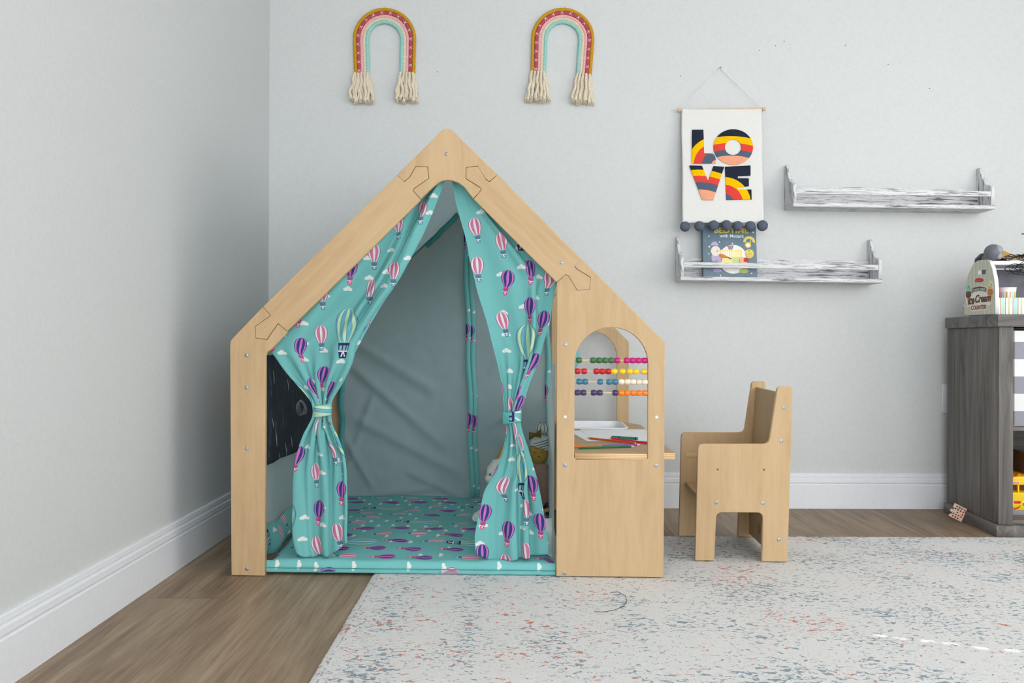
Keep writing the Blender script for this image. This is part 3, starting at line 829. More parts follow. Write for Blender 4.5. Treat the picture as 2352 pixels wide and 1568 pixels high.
def tie_mat():
    m, nt, b = new_mat('tie_stripes', .85, .1); tc = nt.nodes.new('ShaderNodeTexCoord'); sp = nt.nodes.new('ShaderNodeSeparateXYZ')
    nt.links.new(tc.outputs['Object'], sp.inputs[0]); x, z = E(nt, sp.outputs[0]), E(nt, sp.outputs[2])
    zc_ = HF.onY(738, 943, .03).z; x0_ = HF.onY(738, 943, .03).x
    t = (z-zc_ + (x-x0_)*.12)*30 + .5
    nt.links.new(ramp(nt, t, [(0, (176, 206, 176)), (.38, (70, 120, 140)), (.42, (104, 172, 192)), (.66, (70, 120, 140)), (.70, (190, 216, 180)), (.93, TEAL)], 'CONSTANT'), b.inputs['Base Color']); return m
M['print_tie'] = tie_mat(); M['print_tie_b'] = fabric_print('balloon_print_tie_b', 0, R(90), (.105, .0))
tieband(curtL, 719, 757, 930, 956, M['print_tie'], False)
tieband(curtR, 1160, 1196, 945, 970, M['print_tie_b'], True)
# care label sewn to the right curtain
def label_fn(s, t):
    p = HF.onY(1255+20*s+3*sin(t*5), 1272-82*t+14*s*(1-t), .06)
    return Vector((p.x, .060+.008*sin(t*6)+.006*s, p.z)), (s, t)
M['tagw'] = fabric_plain('care_label', (206, 214, 214), .45, .12)
o = heightfield('care_label', 8, 24, label_fn, M['tagw'], curtR)

# ================================================================ mat
def play_mat():
    mt = thing('play_mat', 'padded teal balloon-print floor mat lying inside the play house', 'mat', HF.loc, HA)
    x0, x1, y0, y1 = HF.onY(611.5, 1310, .02).x, HF.onY(1275.5, 1310, .02).x, .012, .925
    NX, NY = 150, 120; rows = []; bm = bmesh.new(); uvl = bm.loops.layers.uv.new('UVMap')
    z0 = .0085; T = .035
    prof = []                                                  # front edge profile (y, z) then the flat top
    for k in range(3): prof.append((0.001*k, z0+.004+.005*k))
    for k in range(1, 9): a = k/8*pi/2; prof.append((.002+.020*(1-cos(a)), z0+.014+(T-.014)*sin(a)))
    n0 = len(prof)
    for k in range(1, NY+1): prof.append((.022+(y1-y0-.022)*k/NY, z0+T))
    L = 0
    for j, (dy, z) in enumerate(prof):
        if j: L += math.hypot(dy-prof[j-1][0], z-prof[j-1][1])
        r = []
        for i in range(NX+1):
            u = i/NX; x = x0+(x1-x0)*u; y = y0+dy
            edge = min(u, 1-u)*(x1-x0); ez = -.020*max(0, 1-edge/.03)**2
            big = max(0, min(1, (dy-.03)/.25))
            zz = z+ (ez + .020*big + .007*MN.noise(Vector((x*3.2, y*5, 2)))*big + .0035*MN.noise(Vector((x*13, y*9, 7))) if j >= n0-3 else .0012*MN.noise(Vector((x*40, z*30, 1))))
            yy = y + .0022*MN.noise(Vector((x*24, z*20, 3)))
            r.append((bm.verts.new((x, yy, zz)), (x, L)))
        rows.append(r)
    for j in range(len(rows)-1):
        for i in range(NX):
            q = (rows[j][i], rows[j][i+1], rows[j+1][i+1], rows[j+1][i]); f = bm.faces.new([p[0] for p in q])
            for l, p in zip(f.loops, q): l[uvl].uv = (-p[1][1], p[1][0])
    # underside
    ed = [rows[0][0][0], rows[0][NX][0], rows[-1][NX][0], rows[-1][0][0]]
    lo = [[bm.verts.new((r[k][0].co.x, r[k][0].co.y+.002, z0)) for r in (rows[0], rows[-1])] for k in range(NX+1)]
    for k in range(NX):
        bm.faces.new((lo[k][0], lo[k][1], lo[k+1][1], lo[k+1][0]))
        bm.faces.new((lo[k][0], lo[k+1][0], rows[0][k+1][0], rows[0][k][0]))
        bm.faces.new((lo[k+1][1], lo[k][1], rows[-1][k][0], rows[-1][k+1][0]))
    for k in (0, NX):
        bm.faces.new([lo[k][0]]+[r[k][0] for r in rows]+[lo[k][1]])
    bmesh.ops.recalc_face_normals(bm, faces=bm.faces)
    finish('cushion', bm, M['print_mat'], mt, True, 70)
    bm = bmesh.new(); pts = [(x0+(x1-x0)*k/60, y0-.001+.0012*MN.noise(Vector((k*.4, 0, 0))), z0+.0135+.0010*MN.noise(Vector((k*.3, 4, 0)))) for k in range(61)]
    tube(bm, pts, .0013, 6); finish('piping', bm, M['teal'], mt)
play_mat()
# ================================================================ things on the desk
LX = lambda px, py, z=0.0: HF.onZ(px, py, zd+z)
M['white_pl'] = plain('white_plastic', (238, 240, 244), .35, .4, .01)
M['paper'] = plain('paper', (247, 247, 249), .8, .1, .008, 40)
tb = bmesh.new()
tx0, tx1, tyb = .960, txr, ty1
def tray_ring(ins, z, r): return [tb.verts.new((x, y, z)) for x, y in rrect(tx0+ins, tx1-ins, tyf+ins, tyb-ins, r, 6)]
lv = [tray_ring(0, zd+.0012, .038), tray_ring(.0006, zd+.0042, .038), tray_ring(.004, zd+.0050, .036), tray_ring(.009, zd+.0042, .032), tray_ring(.016, zd-.045, .026), tray_ring(.024, zd-.052, .02)]
lo = [tray_ring(.010, zd+.0012, .030), tray_ring(.018, zd-.047, .025), tray_ring(.026, zd-.055, .02)]
for a, b in zip(lv, lv[1:]):
    for k in range(len(a)): tb.faces.new((a[k], a[(k+1) % len(a)], b[(k+1) % len(a)], b[k]))
for a, b in zip([lv[0]]+lo, lo):
    for k in range(len(a)): tb.faces.new((a[(k+1) % len(a)], a[k], b[k], b[(k+1) % len(a)]))
tb.faces.new(lv[-1]); tb.faces.new(lo[-1][::-1]); bmesh.ops.recalc_face_normals(tb, faces=tb.faces)
tb.transform(HF.M)
tag(finish('tray', tb, M['white_pl'], None, True, 50), 'white plastic tray with rounded rim set into the back of the desk', 'tray')
def sheet(pts, z, label):
    o = [LX(px, py, z) for px, py in pts]
    tag(plate('paper_sheet', [(p.x, p.y) for p in o], [], .0004, M['paper'], None, 'XY', zd+z, .00005, mtx=HF.M), label, 'paper', 'sheets of paper on the desk')
sheet([(1300, 988.5), (1483, 987.5), (1500, 1012), (1349, 1013.2), (1318.5, 996.5)], .0004, 'white paper sheet lowest on the desk, its left edge cut slanting')
sheet([(1331.5, 985.5), (1482.5, 985.8), (1508, 1009), (1372, 1009.5), (1350, 1000)], .0011, 'white drawing paper lying topmost of the sheets, under the crayon')
M['lead'] = plain('graphite', (70, 72, 80), .5); M['bare_wood'] = plain('bare_wood', (226, 200, 168), .6)
def pencil(a, b, tip, c, label, r=.0037, z=0.0, dz=0.0, two=None, crayon=False):
    """a, b px ends of the coloured body; tip px beyond 'a' end"""
    A, B_, T_ = LX(*a, z+r), LX(*b, z+r+dz), LX(*tip, z+r)
    if dz: pass
    d = (B_-A).normalized(); L = (B_-A).length; tl = min((T_-A).length, .022) if not crayon else .008
    root = thing('pencil' if not crayon else 'crayon', label, 'pencil' if not crayon else 'crayon', HF.M @ A, HA, None if crayon else 'coloured pencils on the desk')
    rot = d.to_track_quat('Z', 'Y').to_matrix().to_4x4()
    if c not in M: M[c] = plain(c, PC[c], .35, .4, .05, 80)
    n = 6 if not crayon else 16
    bm = bmesh.new()
    if two:
        lathe(bm, [(r, 0), (r, L*.5)], n, rot); finish('barrel', bm, M[c], root, True, 30)
        if two not in M: M[two] = plain(two, PC[two], .35, .4, .05, 80)
        bm = bmesh.new(); lathe(bm, [(r, L*.5), (r, L)], n, rot); finish('barrel', bm, M[two], root, True, 30)
    else:
        lathe(bm, [(r, 0), (r, L)], n, rot); finish('barrel', bm, M[c], root, True, 30)
    if crayon:
        bm = bmesh.new(); lathe(bm, [(r*.95, 0), (r*.9, -.003), (r*.4, -tl)], n, rot); finish('tip', bm, M['crayon_dark'], root)
        for t in (.22, .90):
            bm = bmesh.new(); lathe(bm, [(r*1.03, L*t), (r*1.03, L*t+.004)], n, rot); finish('band', bm, M['crayon_dark'], root)
    else:
        bm = bmesh.new(); lathe(bm, [(r, 0), (r*.35, -tl*.75)], 10, rot); finish('sharpened_wood', bm, M['bare_wood'], root)
        bm = bmesh.new(); lathe(bm, [(r*.36, -tl*.74), (r*.05, -tl)], 8, rot); finish('lead', bm, M[c] if c != 'pencil_orange' else M['lead'], root)
        bm = bmesh.new(); lathe(bm, [(r*.75, L), (r*.7, L+.0006)], 8, rot); finish('end_cap', bm, M['bare_wood'], root)
PC = {'pencil_green': (34, 112, 72), 'pencil_orange': (206, 92, 20), 'pencil_red': (226, 32, 84), 'pencil_purple': (138, 72, 168), 'pencil_tangerine': (240, 108, 48), 'crayon_teal': (30, 128, 106), 'crayon_dark': (22, 62, 54)}
M['crayon_dark'] = plain('crayon_dark', PC['crayon_dark'], .5)
pencil((1449.5, 1024.8), (1328, 1028.6), (1460, 1024.4), 'pencil_green', 'green pencil lying nearest the desk front edge, pointing right')
pencil((1462.5, 1021.0), (1300, 1026.6), (1473, 1020.6), 'pencil_purple', 'two-tone purple and orange pencil lying just behind the green one', two='pencil_tangerine')
pencil((1355, 1006.2), (1459, 1017.2), (1347, 1005.4), 'pencil_orange', 'brownish orange pencil lying across the paper edge, pointing left', z=.0015)
pencil((1405.5, 1006.6), (1500, 1019.0), (1398.8, 1005.6), 'pencil_red', 'pinkish red pencil crossing behind the orange one beside the crayon', z=.0015)
pencil((1409.5, 1003.4), (1464.5, 1007.0), (1406, 1003), 'crayon_teal', 'short teal green crayon with dark bands on the white paper', r=.0042, z=.0016, crayon=True)

# ================================================================ chair
M['bk_hole'] = plain('bolt_hole', (120, 92, 62), .7)
CA = R(-2.5)
p = Fr((0, 0, 0)).onZ(1597, 1288.3, RUGZ+.001); CF = Fr((p.x, p.y, RUGZ+.002), CA)
chair = thing('child_chair', 'small plywood armchair with cut-out side panels on the rug by the desk', 'chair', CF.loc, CA)
prof = [(1596.6, 1289), (1603.3, 1019.5), (1766, 1019.5), (1786.2, 887.6), (1821, 887.6), (1815.5, 1085), (1808.8, 1290.3), (1748.8, 1290.5), (1753, 1177), (1645.2, 1176.5), (1640.8, 1289)]
pp = CF.xz(prof, 0); rr = [0, .016, .020, .012, .008, 0, .003, .002, .018, .018, .002]
pp = [(x, max(z, 0)) for x, z in pp]; side = rounded(pp, rr, 5)
side = [(x, max(z, 0.0)) for x, z in side]
CT = .0165; CW = CF.onY(1556.5, 1231, .32).y
far = Fr((0, 0, 0)).onZ(1555.5, 1231.6, RUGZ+.001); CW = (CF.I @ far).y
plate('side_panel', side, [], CT, [M['wood_v'], M['ply_y']], chair, 'XZ', 0, .0022)
plate('side_panel', side, [], CT, [M['wood_v'], M['ply_y']], chair, 'XZ', CW, .0022)
s0 = CF.onY(1573, 1106, CW); s1 = CF.onY(1740, 1106, CW)
xs0, xs1 = s0.x, CF.onY(1753, 1100, 0).x
boxobj('seat', [M['wood_h']], chair, xs0, xs1+.01, CT, CW, s0.z-.015, s0.z, bev=.0012)
b0, b1 = CF.onY(1735.5, 889, CW), CF.onY(1726.5, 1011, CW)
bm = bmesh.new(); th = .016
dirv = Vector((b0.x-b1.x, 0, b0.z-b1.z)).normalized()
q0_, q1_ = Vector((b1.x, 0, b1.z))-dirv*.06, Vector((b0.x, 0, b0.z))
nrm = Vector((dirv.z, 0, -dirv.x))
vs = []
for y in (CT, CW):
    for q in (q0_, q1_):
        for t in (0, th): vs.append(bm.verts.new(Vector((q.x, y, q.z))+nrm*t))
for f in ((0, 1, 3, 2), (4, 6, 7, 5), (0, 4, 5, 1), (2, 3, 7, 6), (0, 2, 6, 4), (1, 5, 7, 3)): bm.faces.new([vs[i] for i in f])
bmesh.ops.recalc_face_normals(bm, faces=bm.faces)
bmesh.ops.bevel(bm, geom=list(bm.edges), offset=.0015, segments=2, affect='EDGES')
finish('backrest', bm, M['wood_v'], chair)
g = CF.onY(1722, 1200, CW).x
brd = boxobj('rear_board', M['wood_h'], chair, g-.002, g+.013, CT, CW, CF.onY(1722, 1225, CW).z, s0.z-.018, bev=.001)
bm = bmesh.new()
for k, (py, l) in enumerate(((1203, 9), (1207, 6), (1211, 8), (1215, 5), (1219, 8), (1223, 6))):
    a = CF.onX(1745.5, py, g-.0024); c = CF.onX(1745.5-l*.6, py+3.5, g-.0024); tube(bm, [a, c], .0008, 4)
finish('printed_text', bm, M['dark'], brd)
M['groove'] = plain('routed_groove', (196, 168, 124), .6)
ga, gb = CF.onY(1574, 1037, CW), CF.onY(1640, 1050, CW)
bm = bmesh.new(); box(bm, ga.x, ga.x+.20, CW-.0012, CW+.001, gb.z, ga.z, .003); finish('groove_strip', bm, M['groove'], chair)
for px, py in ((1801, 936), (1795, 1012.5), (1645.7, 1154), (1752.3, 1155), (1789, 1238.7)):
    q = CF.onY(px, py, 0); screw(chair, q.x, -.0004, q.z)
for px, py in ((1648.4, 1077.6), (1755, 1078.3)):
    q = CF.onY(px, py, 0); screw(chair, q.x, -.0004, q.z, .0030, mat=M['bk_hole'])

# ================================================================ rope rainbows
def rope_mat(name, c, sc=260, tw=0):
    m, nt, b = new_mat(name, .9, .1)
    f = noise(nt, coords(nt), sc, 4, .7)
    nt.links.new(ramp(nt, f, [(.3, tuple(x*.86 for x in c)), (.7, tuple(min(255, x*1.07) for x in c))]), b.inputs['Base Color'])
    bump(nt, b, f, .35, .002); return m
M['mustard'] = rope_mat('mustard_yarn', (200, 150, 42)); M['rose'] = rope_mat('rose_yarn', (184, 84, 96)); M['pink'] = rope_mat('pink_yarn', (236, 176, 176))
M['cream'] = rope_mat('cream_cotton', (226, 214, 192)); M['mint'] = rope_mat('mint_yarn', (154, 208, 198)); M['thread'] = plain('white_thread', (240, 236, 238), .8)
def rainbow(loc, rot, lift, label, seed):
    rnd = random.Random(seed); u = .0002845*(3.43/3.43)
    root = thing('rainbow_hanging', label, 'wall hanging', loc, 0, 'rope rainbows on the wall'); root.rotation_euler = (0, rot, 0)
    y = -.0085
    ropes = [('mustard', 415, .0068), ('rose', 367, .0071), ('pink', 321, .0062), ('cream', 282, .0062), ('mint', 242, .0070)]
    def path(hw, L1=1035, L2=1035, n=26):
        P = []
        for k in range(14): P.append((-hw*(1-.018*(1-k/14)*2), y, -(L1-556)*(1-k/14)))
        for k in range(n+1): a = pi-pi*k/n; P.append((hw*cos(a), y, hw*sin(a)))
        for k in range(1, 15): P.append((hw*(1-.018*(k/14)*2), y, -(L2-556)*k/14))
        return [Vector((px*u, py, pz*u)) for px, py, pz in P]
    for name, hw, r in ropes:
        P = path(hw+2*MN.noise(Vector((hw, seed, 0))))
        bm = bmesh.new()
        if name == 'cream':                                  # three-strand twisted rope
            cum = [0]
            for a, b in zip(P, P[1:]): cum.append(cum[-1]+(b-a).length)
            N = 420
            def at(d):
                for i in range(len(P)-1):
                    if cum[i+1] >= d or i == len(P)-2:
                        t = (d-cum[i])/(cum[i+1]-cum[i]); return P[i].lerp(P[i+1], t), (P[i+1]-P[i]).normalized()
            for s in range(3):
                pts = []
                for k in range(N+1):
                    d = cum[-1]*k/N; c, t = at(d); n1 = Vector((0, 1, 0)); n2 = t.cross(n1); a = d*330+s*2*pi/3
                    pts.append(c+(n1*cos(a)+n2*sin(a))*.0034)
                tube(bm, pts, .0037, 7)
        else:
            pts = [p+Vector((MN.noise(p*60)*.0004, 0, MN.noise(p*60+Vector((9, 0, 0)))*.0004)) for p in P]
            tube(bm, pts, [r*(1+.05*MN.noise(p*90)) for p in pts], 14)
        o = finish('rope', bm, M[name], root); o['label'] = name+' coloured rope'
        if name == 'rose':
            cum = [0]
            for a, b in zip(P, P[1:]): cum.append(cum[-1]+(b-a).length)
            k = .012
            while k < cum[-1]-.006:
                for i in range(len(P)-1):
                    if cum[i+1] >= k: t = (k-cum[i])/(cum[i+1]-cum[i]); c = P[i].lerp(P[i+1], t); tg = (P[i+1]-P[i]).normalized(); break
                nn = Vector((0, -1, 0)); sd = tg.cross(nn)
                bm = bmesh.new()
                for sg in (-1, 1):
                    j = rnd.uniform(-.0008, .0008); pts = []
                    for q in range(7):
                        f = q/6*2-1; pts.append(c+tg*(f*.0052*sg+j)+sd*(f*.0066)+nn*(.0072*sqrt(max(0, 1-(f*.86)**2))+.0006))
                    tube(bm, pts, .00075, 5)
                finish('cross_stitch', bm, M['thread'], o)
                k += .0348
            pass
    for sgn in (-1, 1):                                       # tassels
        for ti, (name, hw, r) in enumerate(ropes):
            bm = bmesh.new(); x0 = sgn*hw*u*.966; zt_ = -(1030-556)*u
            for s in range(3):
                ph, am, fr = rnd.uniform(0, 6), rnd.uniform(.0018, .0045), rnd.uniform(65, 120); ang = sgn*(hw-330)*u*.50+(s-1)*.004+rnd.uniform(-.006, .006)
                L = rnd.uniform(.098, .116); pts = []; rs = []
                yy = y-.004+.006*(s-1)+rnd.uniform(-.003, .003)
                for q in range(22):
                    t = q/21; pts.append(Vector((x0+(s-1)*.0022+ang*t+am*min(1, t*3)*sin(ph+t*L*fr), yy-.003*t+.003*sin(ph*2+t*7)*t, zt_+.002-L*t)))
                    rs.append(.0056*(.8+.2*min(1, t*4)) if t < .86 else .0056+.012*(t-.86))
                tube(bm, pts, rs, 8)
                for h in range(16):                           # frayed end
                    a = rnd.uniform(0, 2*pi); e = pts[-1]-Vector((0, 0, .001)); sp = rnd.uniform(.002, .0075)
                    tube(bm, [e+Vector((cos(a)*.003, sin(a)*.003, .006)), e+Vector((cos(a)*sp, sin(a)*sp*.7, -rnd.uniform(0, .007))), e+Vector((cos(a)*sp*1.4, sin(a)*sp*.9, -rnd.uniform(.003, .013)))], [.0012, .0010, .0004], 4)
            finish('tassel', bm, M['cream'], root)
    bm = bmesh.new(); zt_ = 415*u+.006
    tube(bm, [(0.0025, -.006, zt_-.002), (.0022, -.004, zt_+.008), (.0035, -.002, zt_+.010), (.0045, -.004, zt_+.008), (.004, -.006, zt_-.002)], .0007, 5)
    finish('hanging_loop', bm, M['rod'], root)
    return root
def rb_loc(px, py): return atY(px, py, WY-.0005)
rainbow(rb_loc(780+626*.1659, 556*.1659), R(-.6), 0, 'rope rainbow with cream tassels on the wall, left above the gable', 3)
rainbow(rb_loc(1180+678*.1659, 556*.1659), R(2.8), 0, 'rope rainbow with cream tassels, between gable and banner, tilted clockwise', 11)

# ================================================================ banner
BF = Fr((0, 0, 0))
bY0, bY1 = 3.432, 3.372                                         # top and bottom depth
bc = atY(1657, 252, WY)
ban = thing('wall_banner', 'white cloth banner with colourful tufted letters hanging by the shelves', 'banner', (bc.x, WY, bc.z)); bi = Matrix.Translation(-Vector((bc.x, WY, bc.z)))
def bpt(px, py, dy=0.0):
    t = (py-252)/(512-252); Y = bY0+(bY1-bY0)*max(0, t) + dy
    return atY(px, py, Y) - Vector((bc.x, WY, bc.z))
M['linen'] = plain('white_linen', (222, 222, 219), .85, .1, .02, 300, 0, .12)
def cloth_fn(s, t):
    py = 249+(511.5-249)*t; px = (1565.5+2.5*t)*(1-s)+(1748.5+6*t)*s + .6*sin(t*9)*(2*s-1)
    pk = bpt(px, py); pk.y += .0016*sin(s*7+1)*t - .002*sin(t*5)*(s-.5) - (.0045*math.exp(-((py-253)/5)**2))
    return pk, (s, t)
co = heightfield('cloth', 40, 60, cloth_fn, M['linen'], ban, .0015)
bm = bmesh.new(); a, c = bpt(1557.5, 253), bpt(1757.5, 250.5); tube(bm, [a, c], .0048, 14); finish('dowel', bm, M['rod'], ban)
for a, c in (((1557, 253), (1563, 253)), ((1751, 250.6), (1757.8, 250.5))):
    bm = bmesh.new(); tube(bm, [bpt(*a), bpt(*c)], .0068, 14); finish('dowel_knob', bm, M['rod'], ban)
bm = bmesh.new(); top = bpt(1657, 154.5); top.y = -.006
tube(bm, [bpt(1564, 250), top], .0011, 6); tube(bm, [top, bpt(1750, 248)], .0011, 6); finish('cord', bm, M['thread'], ban)
bm = bmesh.new(); ball(bm, (top.x, -.005, top.z+.002), .0035, (1, 1.4, 1), 10); finish('nail', bm, M['zinc'], ban)
def stripes_mat(name, cen, radii, cols):
    """tufted wool whose colour bands are arcs around a point"""
    m, nt, b = new_mat(name, .95, .05)
    tc = nt.nodes.new('ShaderNodeTexCoord'); sp = nt.nodes.new('ShaderNodeSeparateXYZ'); nt.links.new(tc.outputs['Object'], sp.inputs[0])
    x = E(nt, sp.outputs[0])-cen[0]; z = E(nt, sp.outputs[2])-cen[1]; d = esqrt(x*x+z*z)
    fz = noise(nt, coords(nt), 320, 3, .7); d = d+(fz-.5)*.003
    c = cols[-1]
    for r_, cc in zip(radii[::-1], cols[-2::-1]): c = mixc(nt, d > r_, c, cc)
    c = mixc(nt, (fz-.35)*.5, c, (255, 235, 215)) if False else c
    hs = nt.nodes.new('ShaderNodeHueSaturation'); nt.links.new((fz*.7+.66).s, hs.inputs['Value']); nt.links.new(c, hs.inputs['Color'])
    nt.links.new(hs.outputs[0], b.inputs['Base Color']); bump(nt, b, fz, .6, .003)
    return m
NAVY, YEL, RED, SLA, PEA = (42, 47, 60), (246, 192, 8), (226, 74, 66), (88, 99, 116), (238, 166, 132)
S = .26777
def lp(zx, zy): return bpt(1530+zx*S, 140+zy*S)
def lxz(pts): return [(lambda q: (q.x, q.z))(lp(*p_)) for p_ in pts]
def letter(name, pts, holes, cen, radii):
    c = lp(*cen); u = .26777*3.40/F
    mt = stripes_mat('tuft_'+name, (c.x, c.z), [r_*u for r_ in radii], [NAVY, YEL, RED, SLA, PEA])
    me = plate_mesh(lxz(pts), [lxz(h) for h in holes], .005, .002)
    bm = bmesh.new(); bm.from_mesh(me); bpy.data.meshes.remove(me); bmesh.ops.remove_doubles(bm, verts=bm.verts, dist=1e-6)
    bm.transform(PLANES['XZ'])
    zt_, zb_ = bpt(1650, 252).z, bpt(1650, 512).z
    for v in bm.verts:
        t = (zt_-v.co.z)/(zt_-zb_); v.co.y += bY0+(bY1-bY0)*t-WY-.0032-.002*sin(t*5)*0
    bmesh.ops.recalc_face_normals(bm, faces=bm.faces)
    o = finish('letter', bm, mt, ban); o['label'] = 'tufted letter '+name; return o
letter('L', rounded([(221, 591), (318, 591), (322, 700), (323, 791), (395, 795), (416, 812), (424, 845), (424, 883), (220, 881)], 5), [], (430, 895), (250, 195, 125, 45))
letter('O', [(574+170*cos(a*pi/24), 740+153*sin(a*pi/24)) for a in range(48)], [[(572+69*cos(a*pi/16), 742+65*sin(a*pi/16)) for a in range(32)]], (575, 1350), (720, 660, 600, 548))
letter('V', rounded([(196, 897), (306, 900), (358, 1030), (404, 902), (497, 908), (403, 1195), (308, 1195)], 5), [], (290, 1500), (575, 522, 467, 402))
letter('E', rounded([(502, 908), (722, 897), (722, 985), (614, 990), (612, 1006), (708, 1007), (708, 1076), (612, 1085), (612, 1103), (730, 1103), (732, 1190), (513, 1195)], 4), [], (500, 1215), (222, 155, 76, 6))
def pom_mat():
    m, nt, b = new_mat('navy_pompom_wool', .95, .05); f = noise(nt, coords(nt), 380, 5, .75)
    nt.links.new(ramp(nt, f, [(.3, (66, 73, 90)), (.55, (100, 108, 126)), (.72, (160, 168, 182))]), b.inputs['Base Color']); bump(nt, b, f, .7, .003); return m
M['pom'] = pom_mat()
for px, py, r in ((1573, 520.5, 11.7), (1606, 519.5, 11.6), (1638.5, 518, 11.8), (1667.5, 517.5, 11.8), (1693.5, 519.5, 11.6), (1722.5, 519.5, 11.6), (1750.3, 518.5, 12.4)):
    q = bpt(px, py); q.y = bY1-.006-WY; bm = bmesh.new(); ball(bm, q, r*3.37/F, seg=28)
    for v in bm.verts: v.co += (v.co-q).normalized()*.0011*MN.noise(v.co*160)
    finish('pompom', bm, M['pom'], ban)

# ================================================================ whitewashed shelves
def shabby(name, sc):
    m, nt, b = new_mat(name, .65, .2)
    v = coords(nt, 'Object', sc); f = noise(nt, v, 1.0, 6, .74, .7); g_ = noise(nt, coords(nt, 'Object', (3, 3, 3)), 3, 2)
    h = f + (g_-.5)*.25
    nt.links.new(ramp(nt, h, [(.34, (84, 82, 88)), (.42, (146, 146, 150)), (.47, (206, 207, 209)), (.57, (228, 229, 230)), (.63, (152, 152, 158)), (.68, (220, 221, 223))]), b.inputs['Base Color'])
    bump(nt, b, f, .2, .002); return m
M['shab_h'] = shabby('whitewash_level', (7, 90, 130)); M['shab_v'] = shabby('whitewash_upright', (70, 70, 5))
SL, SD = .773, .115
def shelf_build(loc, label):
    root = thing('wall_shelf', label, 'shelf', loc, 0, 'whitewashed wall shelves'); root.rotation_euler = (0, R(.62), 0)
    boxobj('bottom_board', M['shab_h'], root, 0, SL, -SD, 0, 0, .0145, bev=.0012)
    boxobj('back_board', M['shab_h'], root, .012, SL-.012, -.012, 0, .0145, .095, bev=.0012)
    pr = [(-.001, .0150), (-.001, .176), (-.012, .178), (-.022, .172)] + [(-.022-.060*(k/8), .172-.075*(1-(1-k/8)**1.7)) for k in range(1, 9)] + [(-.098, .094), (-SD+.006, .086), (-SD+.006, .0150)]
    for x in (0.0, SL-.013): plate('end_panel', pr, [], .013, [M['shab_v']], root, 'YZ', x, .001)
    boxobj('front_rail', M['shab_h'], root, .013, SL-.013, -SD+.008, -SD+.019, .050, .070, bev=.0012)
    return root
def copy_tree(o, parent=None):
    c = o.copy(); COL.objects.link(c)
    if parent: c.parent = parent
    for ch in list(o.children): copy_tree(ch, c)
    return c
pU = atY(1800.8, 484, WY); shU = shelf_build((pU.x, WY-.0005, pU.z), 'empty whitewashed wooden wall shelf, the higher one on the right')
pL = atY(1550.3, 647.6, WY); shL = copy_tree(shU); shL.location = (pL.x, WY-.0005, pL.z); shL['label'] = 'whitewashed wooden wall shelf below the banner, holding one book'

# ================================================================ book
bk_b = 3.385
A = atY(1615.5, 637.5, bk_b); Bq = atY(1739, 637.5, bk_b); bw = (Bq.x-A.x); bh = .206
zb_ = pL.z+.0150-(A.x+bw/2-pL.x)*math.tan(R(.62))+.0035
lean = math.atan2(.030, bh)
book = thing('board_book', 'blue-grey picture board book leaning on the lower shelf under the pompoms', 'book', (A.x, bk_b-.004, zb_)); book.rotation_euler = (-lean, R(.62), 0)
M['bk_blue'] = plain('book_blue', (102, 124, 138), .4, .4, .04, 60); M['bk_spine'] = plain('book_spine', (70, 96, 112), .4, .4, .05)
bm = bmesh.new(); box(bm, 0, bw, 0, .003, 0, bh, .0012); finish('front_cover', bm, M['bk_blue'], book)
bm = bmesh.new(); box(bm, .002, bw-.002, .003, .017, .002, bh-.002); finish('pages', bm, M['paper'], book)
bm = bmesh.new(); box(bm, 0, bw, .017, .020, 0, bh, .0012); finish('back_cover', bm, M['bk_blue'], book)
bm = bmesh.new(); box(bm, -.002, .001, 0, .020, 0, bh, .001); finish('spine', bm, M['bk_spine'], book)
art = [c_ for c_ in book.children if c_.name.startswith('front_cover')][0]
def bkp(zx, zy):                                               # zoomed crop px (2352/520) -> cover coordinates
    q = atY(1530+zx*.22109, 490+zy*.22109, bk_b-.004-.012*0); fx = (1530+zx*.22109-1613.5)/(1737-1613.5+ (zy-400)*.005); return (fx*bw, (637.5-(490+zy*.22109))/(637.5-519.5)*bh)
def decal(name, pts, c, k=1, parent=None):
    key = 'ink_%d_%d_%d' % c
    if key not in M: M[key] = plain(key, c, .5, .3, .02)
    return plate(name, pts, [], .0004*k, M[key], parent or art, 'XZ', -.0004*k-.0001, .00005)
def ell(cx, cy, rx, ry, a0=0, a1=360, n=24, rot=0):
    o = []
    for k in range(n):
        a = R(a0+(a1-a0)*k/(n if a1-a0 == 360 else n-1)); x, y = rx*cos(a), ry*sin(a)
        o.append((cx+x*cos(rot)-y*sin(rot), cy+x*sin(rot)+y*cos(rot)))
    return [bkp(*q) for q in o]
decal('picture_oval', ell(690, 482, 150, 150), (236, 234, 230))
decal('crib', [bkp(*q) for q in ((560, 385), (785, 380), (785, 525), (560, 525))], (240, 226, 150), 2)
for k in range(9): decal('crib_bar', [bkp(*q) for q in ((572+k*22, 400), (580+k*22, 400), (580+k*22, 455), (572+k*22, 455))], (246, 242, 230), 3)
decal('bear_head', ell(662, 362, 28, 22), (160, 142, 162), 3)
for dx in (-24, 24): decal('bear_ear', ell(662+dx, 347, 10, 9), (160, 142, 162), 3)
decal('bear_body', ell(520, 470, 58, 62), (186, 170, 206), 2)
decal('bear_head', ell(508, 400, 50, 52), (232, 222, 206), 3)
decal('night_cap', [bkp(*q) for q in ((455, 345), (470, 312), (505, 300), (535, 325), (538, 348), (500, 342))], (190, 168, 210), 4)
decal('cap_bobble', ell(443, 356, 9, 9), (238, 234, 230), 4)
decal('bear_eye', ell(523, 400, 5, 5), (60, 60, 66), 4); decal('bear_leg', ell(512, 535, 32, 40), (226, 214, 200), 2)
decal('violin', ell(580, 452, 44, 18, rot=.25), (206, 120, 66), 5); decal('violin_neck', [bkp(*q) for q in ((620, 455), (672, 476), (668, 484), (616, 464))], (80, 62, 56), 5)
